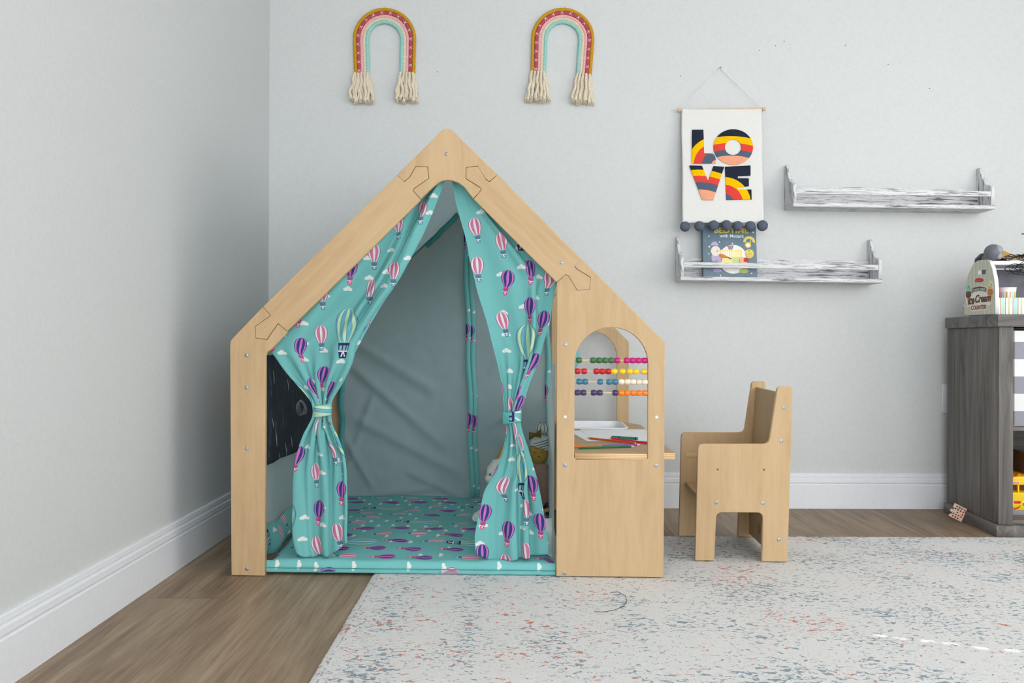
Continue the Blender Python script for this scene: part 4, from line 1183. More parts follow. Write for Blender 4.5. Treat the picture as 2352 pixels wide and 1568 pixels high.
decal('blanket', [bkp(*q) for q in ((680, 462), (760, 458), (770, 525), (680, 525))], (204, 214, 150), 3)
decal('small_bear_head', ell(793, 495, 44, 38), (236, 180, 150), 3); decal('red_cap', ell(825, 488, 28, 24), (186, 60, 52), 4)
decal('small_bear_body', ell(800, 600, 50, 26), (178, 192, 112), 2); decal('bear_foot', ell(525, 600, 48, 20), (170, 152, 192), 2)
decal('sound_badge_arc', [bkp(858+62*cos(R(a)), 303-62*sin(R(a))) for a in range(-5, 186, 8)]+[bkp(858+36*cos(R(a)), 303-36*sin(R(a))) for a in range(185, -6, -8)], (226, 206, 92), 1)
decal('sound_badge', ell(845, 333, 32, 30), (226, 206, 92), 2); decal('sound_button', ell(845, 334, 17, 16), (240, 238, 230), 3)
decal('note_head', ell(868, 306, 8, 6), (226, 206, 92), 3); decal('note_stem', [bkp(*q) for q in ((872, 270), (876, 270), (876, 306), (872, 306))], (240, 238, 200), 3)
decal('round_badge', ell(858, 422, 48, 47), (228, 208, 96), 1)
for x, y in ((441, 247), (549, 305), (684, 318), (442, 356), (437, 430), (880, 625), (556, 653), (900, 200)): decal('star', ell(x, y, 7, 7, n=8), (232, 236, 240), 1)
Mx = PLANES['XZ']
def bktext(body, x0, x1, y0, y1, c, **k):
    key = 'ink_%d_%d_%d' % c
    if key not in M: M[key] = plain(key, c, .5, .3, .02)
    a, b_ = bkp(x0, y1), bkp(x1, y0)
    text('lettering', body, b_[0]-a[0], b_[1]-a[1], M[key], art, Matrix.Translation((a[0], -.0006, a[1])) @ Mx, **k)
bktext('BEDTIME', 495, 853, 155, 213, (216, 200, 96), bold=.03); bktext('with Mozart', 552, 800, 224, 258, (236, 238, 240), bold=.012)
bktext('1', 853, 860, 382, 398, (96, 96, 84))
for k in range(3): decal('badge_line', [bkp(*q) for q in ((832+k*3, 414+k*16), (884-k*3, 414+k*16), (884-k*3, 419+k*16), (832+k*3, 419+k*16))], (190, 176, 84), 2)
# ================================================================ grey cabinet on the right
CBR = R(-4.4); CB = Fr((1.645, 2.952, 0), CBR)
def greywood(name, sc, lo=0):
    m, nt, b = new_mat(name, .5, .35)
    f = noise(nt, coords(nt, 'Object', sc), 1.0, 5, .65, 1.0); t = noise(nt, coords(nt, 'Object', tuple(s*.25 for s in sc)), 1.0, 2)
    c = ramp(nt, f, [(.28, (66, 63, 60)), (.45, (100, 96, 93)), (.58, (118, 114, 111)), (.72, (134, 130, 127))])
    c = mixc(nt, _m(nt, 'MULTIPLY', _m(nt, 'SUBTRACT', t, .5), 3.0, clamp=True)*.5, c, (112, 98, 94))
    nt.links.new(c, b.inputs['Base Color']); bump(nt, b, f, .08, .001); return m
M['gw_v'] = greywood('grey_oak_upright', (26, 26, 1.8)); M['gw_h'] = greywood('grey_oak_level', (1.8, 26, 26)); M['gw_y'] = greywood('grey_oak_side', (26, 2.2, 26))
CTOP = .7545; CWID = .98; CDEP = .432
cab = thing('storage_cabinet', 'weathered grey wood cabinet at the right edge standing against the wall', 'cabinet', CB.loc, CBR)
sx = .012; e0 = .0008
boxobj('top_board', M['gw_h'], cab, .004, CWID+.01, .004, CDEP, CTOP-.0415, CTOP, bev=.0010)
boxobj('side_panel', M['gw_v'], cab, sx, sx+.018, sx+.0185, CDEP-.002, .0402, CTOP-.042, bev=e0)
boxobj('side_panel', M['gw_v'], cab, CWID-.018, CWID, sx+.0185, CDEP-.002, .0402, CTOP-.042, bev=e0)
boxobj('face_stile', M['gw_v'], cab, sx, sx+.047, sx, sx+.018, .0402, CTOP-.042, bev=e0)
boxobj('face_stile', M['gw_v'], cab, CWID-.047, CWID, sx, sx+.018, .0402, CTOP-.042, bev=e0)
boxobj('face_stile', M['gw_v'], cab, .47, .51, sx, sx+.018, .0402, CTOP-.042, bev=e0)
boxobj('plinth', M['gw_y'], cab, 0, CWID+.01, 0, CDEP-.002, .0005, .0392, bev=.0012)
boxobj('shelf_board', M['gw_h'], cab, sx+.0185, CWID-.0185, sx+.019, CDEP-.02, .358, .374, bev=e0)
boxobj('bottom_board', M['gw_h'], cab, sx+.0185, CWID-.0185, sx+.019, CDEP-.02, .0395, .052, bev=e0)
boxobj('back_panel', M['gw_h'], cab, sx+.0185, CWID-.0185, CDEP-.012, CDEP-.004, .053, CTOP-.043, bev=e0)
# striped fabric bin
def stripe_mat():
    m, nt, b = new_mat('striped_canvas', .9, .1); tc = nt.nodes.new('ShaderNodeTexCoord'); sp = nt.nodes.new('ShaderNodeSeparateXYZ')
    nt.links.new(tc.outputs['Object'], sp.inputs[0]); z = E(nt, sp.outputs[2])
    st = efract((.3325-z)/.1182+.12) < .5
    n_ = noise(nt, coords(nt, 'Object', (90, 90, 220)), 3, 3)
    c = mixc(nt, st, ramp(nt, n_, [(.3, (140, 140, 150)), (.7, (162, 162, 172))]), (230, 231, 231)); nt.links.new(c, b.inputs['Base Color'])
    bump(nt, b, n_, .15, .001); return m
M['stripe'] = stripe_mat()
bl = CB.M @ Vector((sx+.053, sx+.012, .3745))
bn = thing('storage_bin', 'grey and white striped fabric bin on the upper cabinet shelf', 'bin', bl, CBR)
bm = bmesh.new()
for a in ((0, .385, 0, .006, .004, .326), (0, .385, .354, .36, .004, .326), (0, .006, 0, .36, .004, .326), (.379, .385, 0, .36, .004, .326), (0, .385, 0, .36, 0, .006)): box(bm, *a, bev=.0022)
finish('bin_body', bm, M['stripe'], bn)
bm = bmesh.new(); tube(bm, [(.15, -.002, .20), (.16, -.014, .19), (.19, -.018, .186), (.22, -.014, .19), (.23, -.002, .20)], .006, 8); finish('handle', bm, M['stripe'], bn)

# toy bus on the lower shelf
by = .125; U = lambda px, py, y=by: CB.onY(px, py, y)
o_ = U(2318, 1190); base = .0525
M['bus_y'] = plain('yellow_plastic', (246, 204, 10), .3, .5, .02); M['bus_g'] = plain('grey_plastic', (140, 144, 152), .4, .4, .03)
M['bus_r'] = plain('red_plastic', (216, 24, 28), .3, .5, .03); M['tyre'] = plain('black_tyre', (30, 30, 33), .6); M['bus_o'] = plain('amber_plastic', (222, 108, 26), .3, .5, .05)
M['seat_br'] = plain('brown_interior', (120, 66, 30), .6)
bx0 = o_.x-.004; bwid = .135
bl = CB.M @ Vector((bx0, by, base)); bus = thing('toy_bus', 'yellow toy school bus with a smiling front inside the lower cabinet bay', 'toy bus', bl, CBR)
zz_ = lambda py: U(2340, py).z-base; xx_ = lambda px: U(px, 1140).x-bx0
bodz0, bodz1, winz, rofz = zz_(1169), zz_(1131), zz_(1114), zz_(1099)
outl = [(0, bodz0+.012), (.010, bodz0+.002), (.03, bodz0-.004), (bwid-.03, bodz0-.004), (bwid-.010, bodz0+.002), (bwid, bodz0+.012), (bwid, bodz1), (0, bodz1)]
plate('body', rounded(outl, .004, 3), [], .17, [M['bus_y']], bus, 'XZ', 0, .003, smooth=True)
bm = bmesh.new(); box(bm, .003, bwid-.003, .004, .19, bodz0-.022, bodz0+.004, .003); finish('bumper', bm, M['bus_g'], bus)
ro = rounded([(0, winz), (bwid, winz), (bwid-.003, rofz+.002), (bwid*.72, rofz+.008), (bwid*.28, rofz+.008), (.003, rofz+.002)], .004, 3)
plate('roof', ro, [], .17, [M['bus_y']], bus, 'XZ', .002, .003, smooth=True)
for x in (0.002, xx_(2339), bwid*.62, bwid-.010): boxobj('window_post', M['bus_y'], bus, x, x+.0055, .004, .012, bodz1-.002, winz+.002, bev=.001)
boxobj('interior', M['seat_br'], bus, .006, bwid-.006, .05, .16, bodz1-.002, winz+.001, bev=.002)
for x in (.018, bwid-.04):
    bm = bmesh.new(); lathe(bm, [(.012, 0), (.0165, .003), (.0165, .019), (.012, .022)], 24, Matrix.Translation((x, .04, .0168)) @ Matrix.Rotation(R(90), 4, 'Y')); finish('wheel', bm, M['tyre'], bus)
    bm = bmesh.new(); lathe(bm, [(.012, 0), (.0165, .003), (.0165, .019), (.012, .022)], 24, Matrix.Translation((x, .145, .0168)) @ Matrix.Rotation(R(90), 4, 'Y')); finish('wheel', bm, M['tyre'], bus)
for px, m in ((2331, 'bus_r'), (2345.5, 'bus_o')):
    bm = bmesh.new(); ball(bm, (xx_(px), .02, rofz+.010), .0088, (1, 1, .75), 14); finish('roof_light', bm, M[m], bus)
boxobj('marker_light', M['bus_r'], bus, xx_(2329), xx_(2344), -.0018, .001, zz_(1156), zz_(1150), bev=.0008)
lab = plate('badge', rrect(xx_(2321.5), xx_(2341), zz_(1111.3), zz_(1105.6), .0015), [], .0008, [M['paper']], bus, 'XZ', -.0004, .0002)
boxobj('badge_red', M['bus_r'], lab, xx_(2323), xx_(2339.7), -.0010, -.0003, zz_(1110.5), zz_(1106.6))
text('lettering', 'Fisher-Price', xx_(2338.5)-xx_(2324.5), .0042, M['paper'], lab, Matrix.Translation((xx_(2324.5), -.0013, zz_(1109.9))) @ PLANES['XZ'])
mo = [(2325, 1165), (2331, 1166.6), (2337, 1165.4), (2341, 1163), (2343.2, 1160.6), (2342, 1164.6), (2338, 1168), (2332, 1169), (2327, 1167)]
plate('mouth', [(xx_(a), zz_(b)) for a, b in mo], [], .0008, [M['bus_r']], bus, 'XZ', -.0008, .0001)
bm = bmesh.new(); tube(bm, [(xx_(a), -.0011, zz_(b)) for a, b in mo[:5]+[(2344.5, 1160)]], .0006, 5); finish('mouth_line', bm, M['tyre'], bus)
plate('eye', [(xx_(2354+5.2*cos(a*pi/12)), zz_(1155+7*sin(a*pi/12))) for a in range(24)], [], .0010, [M['paper']], bus, 'XZ', -.0010, .0002)
plate('pupil', [(xx_(2352.5+3*cos(a*pi/12)), zz_(1157+4*sin(a*pi/12))) for a in range(24)], [], .0010, [M['bead_blue']], bus, 'XZ', -.0019, .0002)
# behind the bus
def leanbox(name, px0, px1, py0, y, dep, mat, label, cat, lean):
    a, b = U(px0, 1150, y), U(px1, 1150, y); h = U(px0, py0, y).z-base
    bl = CB.M @ Vector((a.x, y, base)); r_ = thing(name, label, cat, bl, CBR); r_.rotation_euler = (0, lean, CBR)
    return r_, b.x-a.x, h
M['bk_brown'] = plain('brown_cover', (132, 84, 52), .6, .3, .15, 40); M['bk_tan'] = plain('tan_cover', (204, 172, 118), .6, .3, .15, 40); M['black_card'] = plain('black_card', (30, 31, 36), .6)
r_, w_, h_ = leanbox('picture_book', 2321, 2327.5, 1030, .31, .09, M['bk_brown'], 'thin dark brown book standing behind the toy bus, next to the stile', 'book', R(-1.2))
bm = bmesh.new(); box(bm, 0, w_, -.14, -.02, .001, h_, .0015); finish('cover', bm, M['bk_brown'], r_)
r_, w_, h_ = leanbox('picture_book', 2330, 2337, 1036, .31, .09, M['bk_tan'], 'thin tan spined book leaning behind the toy bus, beside the spiral notebook', 'book', R(-2.6))
bm = bmesh.new(); box(bm, 0, w_, -.14, -.02, .001, h_, .0015); finish('cover', bm, M['bk_tan'], r_)
bm = bmesh.new(); box(bm, w_*.3, w_*.7, -.1408, -.138, .02, h_-.02); finish('spine_strip', bm, M['bk_brown'], r_)
r_, w_, h_ = leanbox('spiral_notebook', 2340, 2362, 1034, .36, .1, M['black_card'], 'black spiral notebook standing behind the toy bus', 'notebook', R(-1.0))
bm = bmesh.new(); box(bm, 0, .10, -.148, -.136, .001, h_, .001); finish('cover', bm, M['black_card'], r_)
bm = bmesh.new()
for k in range(int(h_/.0105)):
    c = Vector((.008, -.149, .008+k*.0105)); tube(bm, [c+Vector((.006*cos(a*pi/5), .006*sin(a*pi/5), .001*sin(a))) for a in range(10)], .0011, 5, closed=True)
finish('spiral_wire', bm, M['zinc'], r_)
a = U(2341, 1080, .255); bl = CB.M @ Vector((a.x, .317, base)); r_ = thing('wooden_box', 'tan open wooden box behind the toy bus, cut by the picture edge', 'box', bl, CBR)
bm = bmesh.new()
for b_ in ((0, .2, 0, .008), (0, .2, .07, .078), (0, .008, 0, .078), (.192, .2, 0, .078)): box(bm, *b_, .0005, .155 if b_[1] < .1 else .13, .001)
box(bm, 0, .2, 0, .078, .0005, .008); finish('box_body', bm, M['bk_tan'], r_)

# little wooden board leaning on the plinth
def wb():
    p0 = Vector((1.6475, 3.19, .0016)); e1 = Vector((-.0335, .013, .0175)).normalized()
    e2 = Vector((.022, .012, .050)); e2 = (e2-e1*e2.dot(e1)).normalized(); nn = e1.cross(e2)
    mt = Matrix((( e1.x, e2.x, nn.x, p0.x), (e1.y, e2.y, nn.y, p0.y), (e1.z, e2.z, nn.z, p0.z), (0, 0, 0, 1)))
    root = thing('puzzle_board', 'small wooden peg board piece leaning against the grey cabinet plinth', 'toy', p0)
    mt = Matrix.Translation(-p0) @ mt
    s = .046
    o = [(0, 0), (s, 0), (s, s*.20), (s*.86, s*.24), (s*.86, s*.36), (s*1.05, s*.40), (s*1.10, s*.52), (s*1.04, s*.62), (s*.86, s*.64), (s*.86, s*.78), (s, s*.80), (s, s*1.16), (0, s*1.16)]
    brd = plate('board', rounded(o, .0015, 2), [], .004, [M['bare_wood']], root, 'XY', -.002, .0005, mtx=mt)
    cols = ['bead_green', 'bead_purple', 'bead_red', 'bead_blue', 'bead_cream', 'bead_magenta']; rnd = random.Random(5); k = 0
    sgn = -1 if nn.y > 0 else 1
    for i in range(4):
        for j in range(5):
            if (i, j) in ((3, 2),): continue
            bm = bmesh.new(); x, y = s*(.14+.2*i+.03*(j % 2)), s*(.14+.21*j)
            ball(bm, mt @ Vector((x, y, sgn*.0024)), .0031, (1, 1, 1), 8); o_ = finish('peg', bm, M[rnd.choice(cols)], brd)
    return root
wb()

# ================================================================ toy ice cream counter on the cabinet
TF = CB; tz = CTOP
f0 = CB.onY(2286, 723, .028); PX = f0.x
toy = thing('play_counter', 'striped toy ice cream counter with rounded side panel on the cabinet', 'toy counter', CB.M @ Vector((PX, .028, tz)), CBR)
TI = Matrix.Translation((-PX, -.028, -tz))
def tp(px, py, x=PX): q = CB.onX(px, py, x); return (q.y-.028, q.z-tz)
so = [(2214.3, 723.5), (2286, 723), (2286, 664), (2284, 641), (2278.6, 615.7), (2272.6, 600), (2268.5, 595.6), (2246.5, 598), (2237, 603), (2226, 623.8), (2217.6, 652)]
so = [tp(*p_) for p_ in so]; so = [(y, max(z, .001) if z < .01 else z) for y, z in so]
hh = [tp(*p_) for p_ in ((2246.5, 620), (2264.5, 618.5), (2263.5, 629.5), (2246.5, 630.5))]
def counter_stripes():
    m, nt, b = new_mat('striped_side_paper', .5, .3); tc = nt.nodes.new('ShaderNodeTexCoord'); sp = nt.nodes.new('ShaderNodeSeparateXYZ')
    nt.links.new(tc.outputs['Object'], sp.inputs[0]); y = E(nt, sp.outputs[1]); t = efract(y/.0295+.2)
    nt.links.new(ramp(nt, t, [(0, (206, 204, 182)), (.30, (150, 136, 100)), (.33, (196, 200, 184)), (.48, (222, 226, 214)), (.62, (186, 186, 160)), (.78, (222, 226, 214)), (.90, (150, 160, 140)), (.93, (206, 204, 182))], 'CONSTANT'), b.inputs['Base Color']); return m
M['cstripe'] = counter_stripes()
plate('side_panel', so, [hh], .013, [M['cstripe'], M['white_pl']], toy, 'YZ', 0, .0012)
TW = .40
plate('side_panel', so, [hh], .013, [M['cstripe'], M['white_pl']], toy, 'YZ', TW-.013, .0012)
def front_stripes():
    m, nt, b = new_mat('striped_front_paper', .5, .3); tc = nt.nodes.new('ShaderNodeTexCoord'); sp = nt.nodes.new('ShaderNodeSeparateXYZ')
    nt.links.new(tc.outputs['Object'], sp.inputs[0]); x = E(nt, sp.outputs[0]); t = efract((x-.0165)/.0416)
    nt.links.new(ramp(nt, t, [(0, (164, 112, 76)), (.05, (244, 226, 190)), (.09, (180, 222, 214)), (.36, (244, 226, 190)), (.40, (164, 112, 76)), (.45, (238, 238, 236)), (.62, (206, 206, 160)), (.76, (238, 238, 236))], 'CONSTANT'), b.inputs['Base Color']); return m
M['fstripe'] = front_stripes()
zf = CB.onY(2320, 683.5, .032).z-tz
boxobj('front_board', M['fstripe'], toy, .0132, TW-.0132, .002, .010, .001, zf, bev=.0008)
boxobj('base_board', M['white_pl'], toy, .0132, TW-.0132, .0105, .235, .001, .008, bev=.0008)
M['slate'] = plain('slate_grey_board', (112, 112, 122), .5, .3, .1, 20)
boxobj('back_board', M['slate'], toy, .0132, TW-.0132, .205, .212, .009, .17, bev=.0008)
zr0, zr1 = CB.onY(2320, 606.8, .055).z-tz, CB.onY(2320, 597.5, .055).z-tz
boxobj('roof_board', M['white_pl'], toy, .0132, TW-.0132, .045, .20, zr0, zr1, bev=.001)
boxobj('pink_post', M['bk_pink'] if 'bk_pink' in M else M.setdefault('bk_pink', plain('pink_panel', (198, 84, 128), .5)), toy, .0134, .0155, .03, .10, .009, zr0-.0005)
M['knob_s'] = plain('silver_knob', (190, 196, 200), .2, .6, .03, 20, .9)
bm = bmesh.new(); q = tp(2214.5, 704); ball(bm, (.006, q[0]+.012, q[1]), .0075, (1, 1, 1), 14); finish('knob', bm, M['knob_s'], toy)
bm = bmesh.new(); q2 = tp(2215, 690); tube(bm, [(.006, q[0]+.006, q[1]), (.006, q[0]+.004, q2[1]+.02)], .003, 8); finish('knob_stem', bm, M['knob_s'], toy)
art2 = [c_ for c_ in toy.children if c_.name.startswith('side_panel')][0]
def z6(x, y): return (2150+x*.13396, 530+y*.13396)
def tdecal(name, pts, c, k=1):
    key = 'ink_%d_%d_%d' % c
    if key not in M: M[key] = plain(key, c, .5, .3, .02)
    return plate(name, [tp(*z6(*p_)) for p_ in pts], [], .0003*k, M[key], art2, 'YZ', -.0003*k-.0001, .00004)
def zell(cx, cy, rx, ry, n=24): return [(cx+rx*cos(2*pi*k/n), cy+ry*sin(2*pi*k/n)) for k in range(n)]
def ttext(body, x0, y0, x1, y1, c, k=2, **kw):
    """lower-left and upper-right corners in crop px"""
    key = 'ink_%d_%d_%d' % c
    if key not in M: M[key] = plain(key, c, .5, .3, .02)
    a, b_ = tp(*z6(x0, y0)), tp(*z6(x1, y1)); w_, h_ = abs(a[0]-b_[0]), b_[1]-a[1]
    mt = Matrix(((0, 0, -1, -.0003*k-.0005), (-1, 0, 0, a[0]), (0, 1, 0, a[1]), (0, 0, 0, 1)))
    text('lettering', body, w_, h_, M[key], art2, mt, depth=.0003, **kw)
BR, CRM, TAN = (92, 56, 44), (238, 234, 222), (196, 132, 76)
tdecal('logo_oval', zell(742, 846, 74, 38), (190, 34, 46), 1); tdecal('logo_tail', [(672, 850), (700, 872), (668, 884)], (190, 34, 46), 1)
ttext('Melissa & Doug', 690, 858, 806, 836, CRM, 1, shear=.25)
tdecal('sign_plate', [(500, 1150), (520, 1000), (600, 1010), (612, 985), (740, 938), (862, 955), (880, 1000), (905, 1095), (958, 1090), (950, 1255), (900, 1285), (872, 1270), (872, 1362), (600, 1382), (590, 1290), (545, 1302)], CRM, 1)
for cx, top_, cone in ((560, (150, 214, 190), (96, 52, 42)), (930, (226, 222, 166), (198, 126, 62))):
    dy = 0 if cx < 700 else -45
    tdecal('cone_backing', zell(cx+2, 1010+dy, 52, 108), CRM, 1); tdecal('ice_cream_scoop', zell(cx, 985+dy, 42, 74), top_, 2)
    tdecal('cone_cup', [(cx-40, 1040+dy), (cx+38, 1034+dy), (cx+46, 1100+dy), (cx+30, 1140+dy), (cx-36, 1150+dy), (cx-46, 1105+dy)], cone, 3)
    tdecal('cone_tip', [(cx-34, 1150+dy), (cx+36, 1140+dy), (cx+6, 1285+dy)], (214, 166, 106), 2)
    rnd = random.Random(cx)
    for k in range(13): a = rnd.uniform(0, 2*pi); rr_ = rnd.uniform(0, 1)**.5; tdecal('sprinkle', zell(cx+32*rr_*cos(a), 980+dy+58*rr_*sin(a), 4.5, 6, 6), (60, 110, 96) if cx < 700 else (120, 104, 60), 3)
tdecal('arched_panel', [(612, 1075), (612, 1000), (640, 975), (740, 952), (840, 962), (868, 985), (862, 1052), (830, 1040), (740, 1028), (650, 1052)], BR, 2)
ttext('SCOOP', 626, 1058, 722, 985, CRM, 3); ttext('&', 728, 1030, 754, 972, (150, 214, 200), 3); ttext('SERVE', 762, 1044, 856, 972, CRM, 3)
ttext('Ice', 548, 1268, 664, 1105, BR, 3, shear=.3, bold=.03); ttext('Cream', 676, 1236, 944, 1068, BR, 3, shear=.3, bold=.03)
ttext('COUNTER', 604, 1360, 868, 1262, (150, 78, 56), 3, bold=.02)
# paper cup in the counter
cq = CB.onY(2312.5, 683, .095)
cup = thing('paper_cup', 'small white cup with coloured stripes inside the toy counter', 'cup', CB.M @ Vector((cq.x, .095, tz+.0085)), CBR)
zc = CB.onY(2312, 660.5, .095).z-tz-.0085; rc = (CB.onY(2333, 660, .095).x-CB.onY(2291, 660, .095).x)/2
def cup_mat():
    m, nt, b = new_mat('striped_cup', .5, .3); tc = nt.nodes.new('ShaderNodeTexCoord'); sp = nt.nodes.new('ShaderNodeSeparateXYZ'); nt.links.new(tc.outputs['Object'], sp.inputs[0])
    an = _m(nt, 'ARCTAN2', E(nt, sp.outputs[1]), E(nt, sp.outputs[0])); t = efract(an*(6/(2*pi))+.1); z = E(nt, sp.outputs[2])
    c = ramp(nt, t, [(0, (226, 206, 110)), (.16, (70, 64, 50)), (.2, (226, 206, 110)), (.28, (238, 238, 238)), (.46, (238, 168, 160)), (.62, (238, 238, 238)), (.74, (150, 212, 190)), (.86, (238, 238, 238))], 'CONSTANT')
    c = mixc(nt, z > zc-.016, c, (238, 238, 238)); nt.links.new(c, b.inputs['Base Color']); return m
bm = bmesh.new(); lathe(bm, [(rc*.72, 0), (rc*.96, zc-.003), (rc, zc-.002), (rc*1.01, zc), (rc*.95, zc), (rc*.92, zc-.004), (rc*.68, .003), (.001, .003)], 32); finish('cup_body', bm, cup_mat(), cup)
# things lying on the roof of the counter
zroof = tz+zr1
M['ballg'] = plain('grey_rubber', (104, 106, 114), .45, .4, .06, 12); M['ball_refl'] = plain('pale_grey_reflection', (146, 148, 156), .5, .4, .05, 12)
rb = .0292; c = CB.onY(2281, 579, .085); zb2 = max(c.z, zroof+rb*.97)
gb = thing('grey_ball', 'dark grey round ball lying on top of the toy counter', 'ball', CB.M @ Vector((c.x, .085, zroof+.0006)), CBR)
bm = bmesh.new(); ball(bm, (0, 0, rb), rb, (1, 1, 1), 32); finish('ball_body', bm, M['ballg'], gb)
bm = bmesh.new(); ball(bm, (.010, -.0165, rb+.006), .0165, (.9, .75, 1.05), 24); ball(bm, (.012, -.018, rb-.013), .012, (.85, .8, 1.1), 20); finish('pale_reflection', bm, M['ball_refl'], gb)  # paler lobes stand in for a reflection on the ball
M['blackp'] = plain('black_nylon', (34, 35, 39), .5, .3, .1); M['greyp'] = plain('grey_mesh', (92, 96, 100), .6)
c = CB.onY(2240, 590, .19); pw = thing('black_pouch', 'black pouch with grey side lying behind the grey ball', 'pouch', CB.M @ Vector((c.x, .165, zroof+.0005)), CBR)
ph = max(.02, CB.onY(2262, 580, .165).z-zroof)
bd = plate('pouch_body', rounded([(0, 0), (.10, 0), (.10, ph*.8), (.045, ph), (.022, ph*.98), (.004, ph*.5)], .006, 4), [], .04, [M['blackp']], pw, 'XZ', 0, .004, smooth=True)
plate('grey_side', rounded([(.008, .003), (.040, .003), (.018, ph*.84), (.010, ph*.5)], .003, 3), [], .002, [M['greyp']], bd, 'XZ', -.0015, .0006)
M['kraft'] = plain('kraft_paper', (206, 164, 96), .8, .1, .08, 30); M['violet'] = plain('violet_plastic', (78, 48, 110), .4)
def kraft_fn(s, t):
    x = s*.15; z = .034*(1-abs(s*.15-.030)/.13)*t + .004*sin(s*9)*t + .0006
    return Vector((x, -.03*(1-t)+.05*t+.004*sin(s*14+t*3), z)), (s, t)
c = CB.onY(2298, 585, .12)
kr = heightfield('kraft_paper', 24, 12, kraft_fn, M['kraft'], None, .0012); kr.location = CB.M @ Vector((c.x+.008, .125, zroof+.006)); kr.rotation_euler = (0, 0, CBR)
tag(kr, 'crumpled tan paper piece lying on the toy counter behind black cables', 'paper')
cb_ = thing('cable_tangle', 'tangle of thin black cables draped over the toy counter roof', 'cable', CB.M @ Vector((c.x, .07, zroof)), CBR)
rnd = random.Random(21)
for k in range(16):
    bm = bmesh.new(); x0 = rnd.uniform(-.012, .06); L = rnd.uniform(.05, .12); z_ = rnd.uniform(.0015, .016); yy = rnd.uniform(-.015, .045); ph_ = rnd.uniform(0, 6)
    pts = [Vector((x0+L*q/14, yy+.008*sin(q*.7+ph_), max(.0014, z_+.006*sin(q*.5+ph_)+rnd.uniform(-.0008, .0008)+.010*(q/14)*(k % 3 == 0)))) for q in range(15)]
    tube(bm, pts, .0013, 6); finish('cable', bm, M['blackp'], cb_)
for k in range(7):                                               # loops hanging into the counter
    bm = bmesh.new(); x0 = rnd.uniform(.0, .045); rr_ = rnd.uniform(.012, .028); zc_ = zr0-zr1-.006-rr_*rnd.uniform(.7, .95)
    pts = [Vector((x0+rr_*1.3*cos(a*.42+k)+.0012*a*(k % 2), -.034+.003*sin(a*.3+k)-.001*(k % 3), zc_+rr_*.62*sin(a*.42+k)+.0006*a)) for a in range(20)]
    tube(bm, pts, .0010, 6); finish('cable', bm, M['blackp'], cb_)
bm = bmesh.new(); tube(bm, [(.055, -.03, .006), (.045, -.031, -.001), (.03, -.032, -.012), (.016, -.033, -.02), (.0, -.034, -.03)], .0012, 6); finish('cable', bm, M['blackp'], cb_)
c = CB.onY(2346, 588, .10); vp = thing('violet_plug', 'small violet plastic piece among the black cables', 'toy', CB.M @ Vector((c.x, .075, zroof+.0175)), CBR)
boxobj('plug_body', M['violet'], vp, -.004, .03, -.004, .004, 0, .009, bev=.002)

# ================================================================ soft toys inside the house
yd = .64
D = lambda px, py, y=yd: HF.onY(px, py, y)
b0 = D(1245, 1165); floor_z = .067
doll = thing('rag_doll', 'rag doll with striped hair bun and brown bow sitting behind the right curtain', 'doll', HF.M @ Vector((b0.x, yd, floor_z)), HA)
DI = Vector((b0.x, yd, floor_z)); dd = lambda px, py, y=yd: D(px, py, y)-DI
M['skin_doll'] = plain('doll_cloth', (176, 142, 74), .85, .1, .05, 200); M['hair_doll'] = plain('doll_hair', (206, 214, 208), .85, .1, .03, 60); M['line_doll'] = plain('doll_line', (72, 76, 74), .8)
M['dress'] = plain('doll_dress', (166, 134, 128), .85, .1, .05, 150); M['skirt'] = plain('doll_skirt', (150, 120, 122), .85, .1, .2, 60); M['bow'] = plain('bow_olive', (112, 92, 44), .8, .1, .15, 200); M['dark_cl'] = plain('dark_cloth', (58, 52, 60), .85)
c = dd(1238, 1038); bm = bmesh.new(); ball(bm, c, .043, (.82, .62, 1.0), 28); tube(bm, [c-Vector((0, 0, .03)), dd(1240, 1070)], .013, 12); finish('head', bm, M['skin_doll'], doll)
hd = doll.children[0]
hc = dd(1243, 1022)+Vector((0, .010, 0)); bm = bmesh.new(); ball(bm, hc+Vector((0, -.004, .002)), .040, (.98, .80, .86), 28)
bn_ = dd(1246, 984)+Vector((0, .006, 0)); ball(bm, bn_, .024, (1, .9, .92), 24)
tube(bm, [dd(1257, 1026), dd(1262, 1040), dd(1259.5, 1058)], [.012, .011, .005], 12); hair = finish('hair', bm, M['hair_doll'], doll)
bm = bmesh.new()
for k in range(4):
    pts = []
    for q in range(14):
        a = -1.35+q*.2; rr_ = .0405; e = .35-.26*k
        pts.append(hc+Vector((0, -.004, .002))+Vector((rr_*.99*sin(a)*cos(e), -rr_*.82*cos(a)*cos(e), rr_*.88*sin(e)+.010*sin(a*1.2))))
    tube(bm, pts, .0011, 5)
for k in range(4):
    pts = [bn_+Vector((.0245*sin(.55*(k-1.5))*cos(e_), -.0222*cos(.55*(k-1.5))*cos(e_), .0228*sin(e_))) for e_ in [(-.9+q*.2) for q in range(12)]]; tube(bm, pts, .0010, 5)
finish('hair_line', bm, M['line_doll'], hair)
bm = bmesh.new(); bw_ = dd(1229, 996)+Vector((0, -.030, 0))
for sg in (-1, 1):
    r0 = [bm.verts.new(bw_+Vector((0, .004*cos(a), .005*sin(a)))) for a in [2*pi*k/12 for k in range(12)]]
    r1 = [bm.verts.new(bw_+Vector((sg*.020, .009*cos(a), .004*sg+.015*sin(a)))) for a in [2*pi*k/12 for k in range(12)]]
    r2 = [bm.verts.new(bw_+Vector((sg*.021, .004*cos(a), .004*sg+.008*sin(a)))) for a in [2*pi*k/12 for k in range(12)]]
    for A_, B__ in ((r0, r1), (r1, r2)):
        for k in range(12): bm.faces.new((A_[k], A_[(k+1) % 12], B__[(k+1) % 12], B__[k]))
    bm.faces.new(r2)
